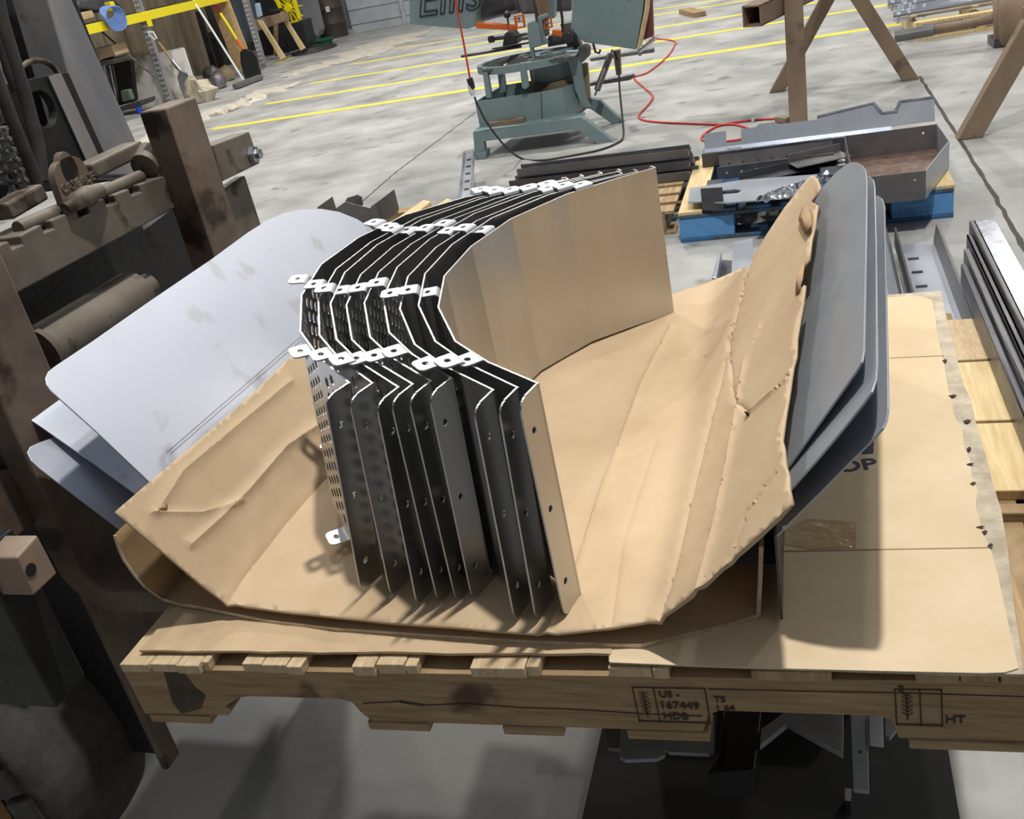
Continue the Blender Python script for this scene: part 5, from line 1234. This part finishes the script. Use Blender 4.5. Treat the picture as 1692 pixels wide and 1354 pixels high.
# plastic bag, rags
bg = B(); cbg = FZ(330, 150, .16); bg.lathe([(.02, -.17), (.16, -.15), (.21, 0), (.17, .14), (.06, .20), (.02, .21)], cbg, (0, 0, 1), 20)
bg.v = [p + (p-cbg)*.9*noise.noise(p*9) for p in bg.v]
single(bg, 'plastic_bag', mat('clear_plastic_bag', c8(176, 164, 140), .25, col2=c8(206, 198, 180), scale=10), 'crumpled clear plastic bag full of scrap beside the scoop shovel', 'bag', smooth=60)
for i, (x, y, r_, m_, lab) in enumerate(((342, 144, .13, dsteel2, 'dark bundle of hoses on the floor right of the plastic bag'), (360, 136, .11, dsteel, 'dark rag heap between the plastic bag and the broom'), (372, 124, .15, brown, 'brown folded sack behind the rag heap'), (350, 120, .14, dsteel, 'grey sack leaning behind the dark hose bundle'))):
    g2 = B(); c_ = FZ(x, y, .10); g2.lathe([(.01, -.1), (r_, -.09), (r_*1.15, 0), (r_*.8, .1), (.01, .14)], c_, (0, 0, 1), 14); g2.v = [p + V((1, 1, .6))*.07*noise.noise(p*9) for p in g2.v]
    single(g2, 'scrap_heap', m_, lab, 'scrap', smooth=60)
# white wrap line on the floor
def dust(pxs, name, lab, m_, h_):
    b = B(); N_ = len(pxs); 
    P_ = smooth_pts([FZ(x, y, 0) for x, y, w_ in pxs], 8); ws = []
    for i in range(N_-1): ws += [pxs[i][2]+(pxs[i+1][2]-pxs[i][2])*k/8 for k in range(8)]
    ws.append(pxs[-1][2]); K_ = 8
    for i, p in enumerate(P_):
        d = (P_[min(i+1, len(P_)-1)]-P_[max(i-1, 0)]).normalized(); s_ = V((-d.y, d.x, 0))
        for j in range(K_+1):
            t = j/K_*2-1; q_ = p + s_*ws[i]*t*(1+1.1*noise.noise(V((i*.45, j*.3, 0)))); hgt = h_*(1-t*t)*(.5+abs(noise.noise(V((i*.6, j*.7, 2))))*1.6)
            b.v.append(V((q_.x, q_.y, .001+hgt)))
    for i in range(len(P_)-1):
        for j in range(K_): b.f.append((i*(K_+1)+j, i*(K_+1)+j+1, (i+1)*(K_+1)+j+1, (i+1)*(K_+1)+j))
    return single(b, name, m_, lab, 'sweepings', kind='stuff', smooth=50)
dustm = mat('pale_dust', c8(170, 162, 146), .95, col2=c8(208, 203, 192), scale=10, detail=8, bump=.4)
dust([(205, 262, .10), (250, 232, .16), (290, 215, .10), (340, 194, .22), (390, 178, .2), (430, 161, .12)], 'sweeping_pile', 'crumpled pale sweepings in a long windrow across the floor left of the yellow lines', dustm, .07)
dust([(420, 160, .1), (455, 148, .4), (480, 145, .2)], 'sweeping_pile', 'thin pale dust patch at the end of the windrow', dustm, .006)
dust([(470, 128, .1), (520, 112, .35), (570, 98, .5), (620, 80, .6), (680, 55, .5)], 'sweeping_pile', 'pale sawdust streak running up towards the roll-up door', dustm, .01)
# trestle table with pine legs, fan, cabinets, drum
Yw = 17.6
tt = thing('work_trestle', FZ(480, 95, 0), 'small dark work stand on pale wooden legs between the rack and the yellow fan', 'trestle')
slab(B(), [(418, 33), (462, 22), (466, 30), (468, 36), (424, 52)], Yw, .3).build('top', brown, tt, bevel=.01)
for pxs, Y_ in (([(425, 34), (431, 33), (470, 95), (464, 99)], 17.4), ([(463, 26), (468, 25), (503, 80), (497, 84)], 17.9), ([(452, 40), (457, 40), (458, 92), (452, 92)], 18.2)):
    slab(B(), pxs, Y_, .06).build('leg', pine if Y_ < 18 else wood, tt)
single(slab(B(), [(420, 6), (427, 5), (432, 27), (427, 30), (424, 29)], Yw, .08), 'spray_can', mat('pale_blue_can', c8(170, 196, 216), .4), 'pale blue spray can on the small work stand', 'can', bevel=.02)
single(slab(B(), [(442, 17), (462, 14), (464, 20), (444, 24)], Yw+.05, .15), 'black_tool', blackp, 'black power tool lying on the small work stand', 'tool', bevel=.02)
fn = thing('floor_fan', FY(480, 60, 18.6), 'yellow framed industrial fan behind the small work stand', 'fan')
fp = [(454, -8), (482, -14), (496, 33), (476, 41)]
P_ = [FY(x, y, 18.6) for x, y in fp]
for i in range(4): B().bar(P_[i], P_[(i+1) % 4], .06, .06, (0, 1, 0)).build('fan_frame', rackyel, fn)
cF = sum(P_, V((0, 0, 0)))/4
for k in range(12): a = PI*k/6; B().bar(cF, cF + V((.30*math.cos(a), 0, .38*math.sin(a))), .02, .02, (0, 1, 0)).build('guard_spoke', rackyel, fn)
B().lathe([(.07, -.05), (.07, .05)], cF, (0, 1, 0), 14).build('motor_hub', rackyel, fn)
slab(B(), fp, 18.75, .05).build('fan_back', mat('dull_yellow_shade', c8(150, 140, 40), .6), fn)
slab(B(), [(463, 44), (500, 33), (508, 68), (508, 78), (470, 88)], 18.5, .4).build('fan_base', blackp, fn, bevel=.02)
for x_ in (473, 504): B().lathe([(.01, -.03), (.09, -.03), (.09, .03), (.01, .03)], FY(x_, 80, 18.45), (1, 0, 0), 14).build('wheel', black, fn)
single(slab(B(), [(370, -10), (398, -10), (409, 45), (408, 72), (400, 75)], 18.2, .5), 'grey_cabinet', mat('slate_paint', c8(76, 86, 96), .5), 'slate grey cabinet behind the strand-board sheet', 'cabinet', bevel=.01)
single(slab(B(), [(400, -12), (450, -12), (470, 90), (430, 98), (410, 60)], 19.3, .5), 'black_cabinet', blackp, 'black cabinet in the dark gap behind the small work stand', 'cabinet', bevel=.01)
single(slab(B(), [(497, -10), (512, -12), (527, 50), (524, 60), (505, 40)], 19.9, .3), 'grey_column', wallm, 'grey steel column between the yellow fan and the oil drum', 'column')
single(B().lathe([(.04, 0), (.045, .2), (.02, .26), (.015, .30)], FY(511, 66, 18.9) - V((0, 0, .05)), (0, 0, 1), 12), 'glass_bottle', mat('cream_label', c8(170, 160, 130), .5, col2=c8(90, 84, 70), scale=20), 'small bottle standing by the fan base', 'bottle')
single(B().lathe([(.10, 0), (.14, .26), (.15, .27)], V((FZ(525, 68).x, FZ(525, 68).y, 0)), (0, 0, 1), 18), 'grey_bucket', dsteel, 'grey bucket on the floor left of the oil drum', 'bucket', smooth=40)
dr = thing('oil_drum', FZ(552, 64, 0), 'dark brown steel oil drum with ribs and a white tag by the roll-up door', 'drum')
dc_ = FZ(551, 63); dR = .30
prf = [(dR-.01, 0), (dR, .01)]
for z in (.29, .60): prf += [(dR, z-.02), (dR+.014, z), (dR, z+.02)]
prf += [(dR, .88), (dR-.01, .89), (dR-.02, .87), (.001, .87)]
B().lathe(prf, (dc_.x, dc_.y+.1, 0), (0, 0, 1), 32).build('drum_body', mat('drum_brown', c8(62, 54, 48), .6, .2, col2=c8(78, 68, 60), scale=5), dr, smooth=40)
tg = FY(541, 15, dc_.y-.215); B().bx(tg.x-.045, tg.x+.045, tg.y, tg.y+.01, tg.z-.06, tg.z+.05).build('tag', white, dr)
gb = B(); gc = FZ(549, 71); gb.lathe([(.22, 0), (.22, .015), (.27, .10), (.31, .11), (.29, .12), (.25, .105), (.20, .03), (.001, .03)], (gc.x-.15, gc.y-.2, 0), (0, 0, 1), 28)
single(gb, 'green_basin', mat('green_plastic', c8(22, 96, 66), .45), 'shallow green plastic basin on the floor in front of the oil drum', 'basin', smooth=40)
b = B(); hc_ = FZ(520, 84)
for k in range(6): b.tube([hc_ + V(((.42-.04*k)*math.cos(t), (.45-.04*k)*math.sin(t)*1.2, .015+.012*k)) for t in [2*PI*j/28 for j in range(28)]], .014, 6, closed=True)
single(b, 'hose_coil', hosem, 'coil of black hose on the floor left of the green basin', 'hose')
single(B().bar(FZ(452, 106, .004), FZ(484, 95, .004), .10, .004), 'yellow_floor_tape', yellow, 'short yellow tape strip on the floor under the work stand', 'tape')
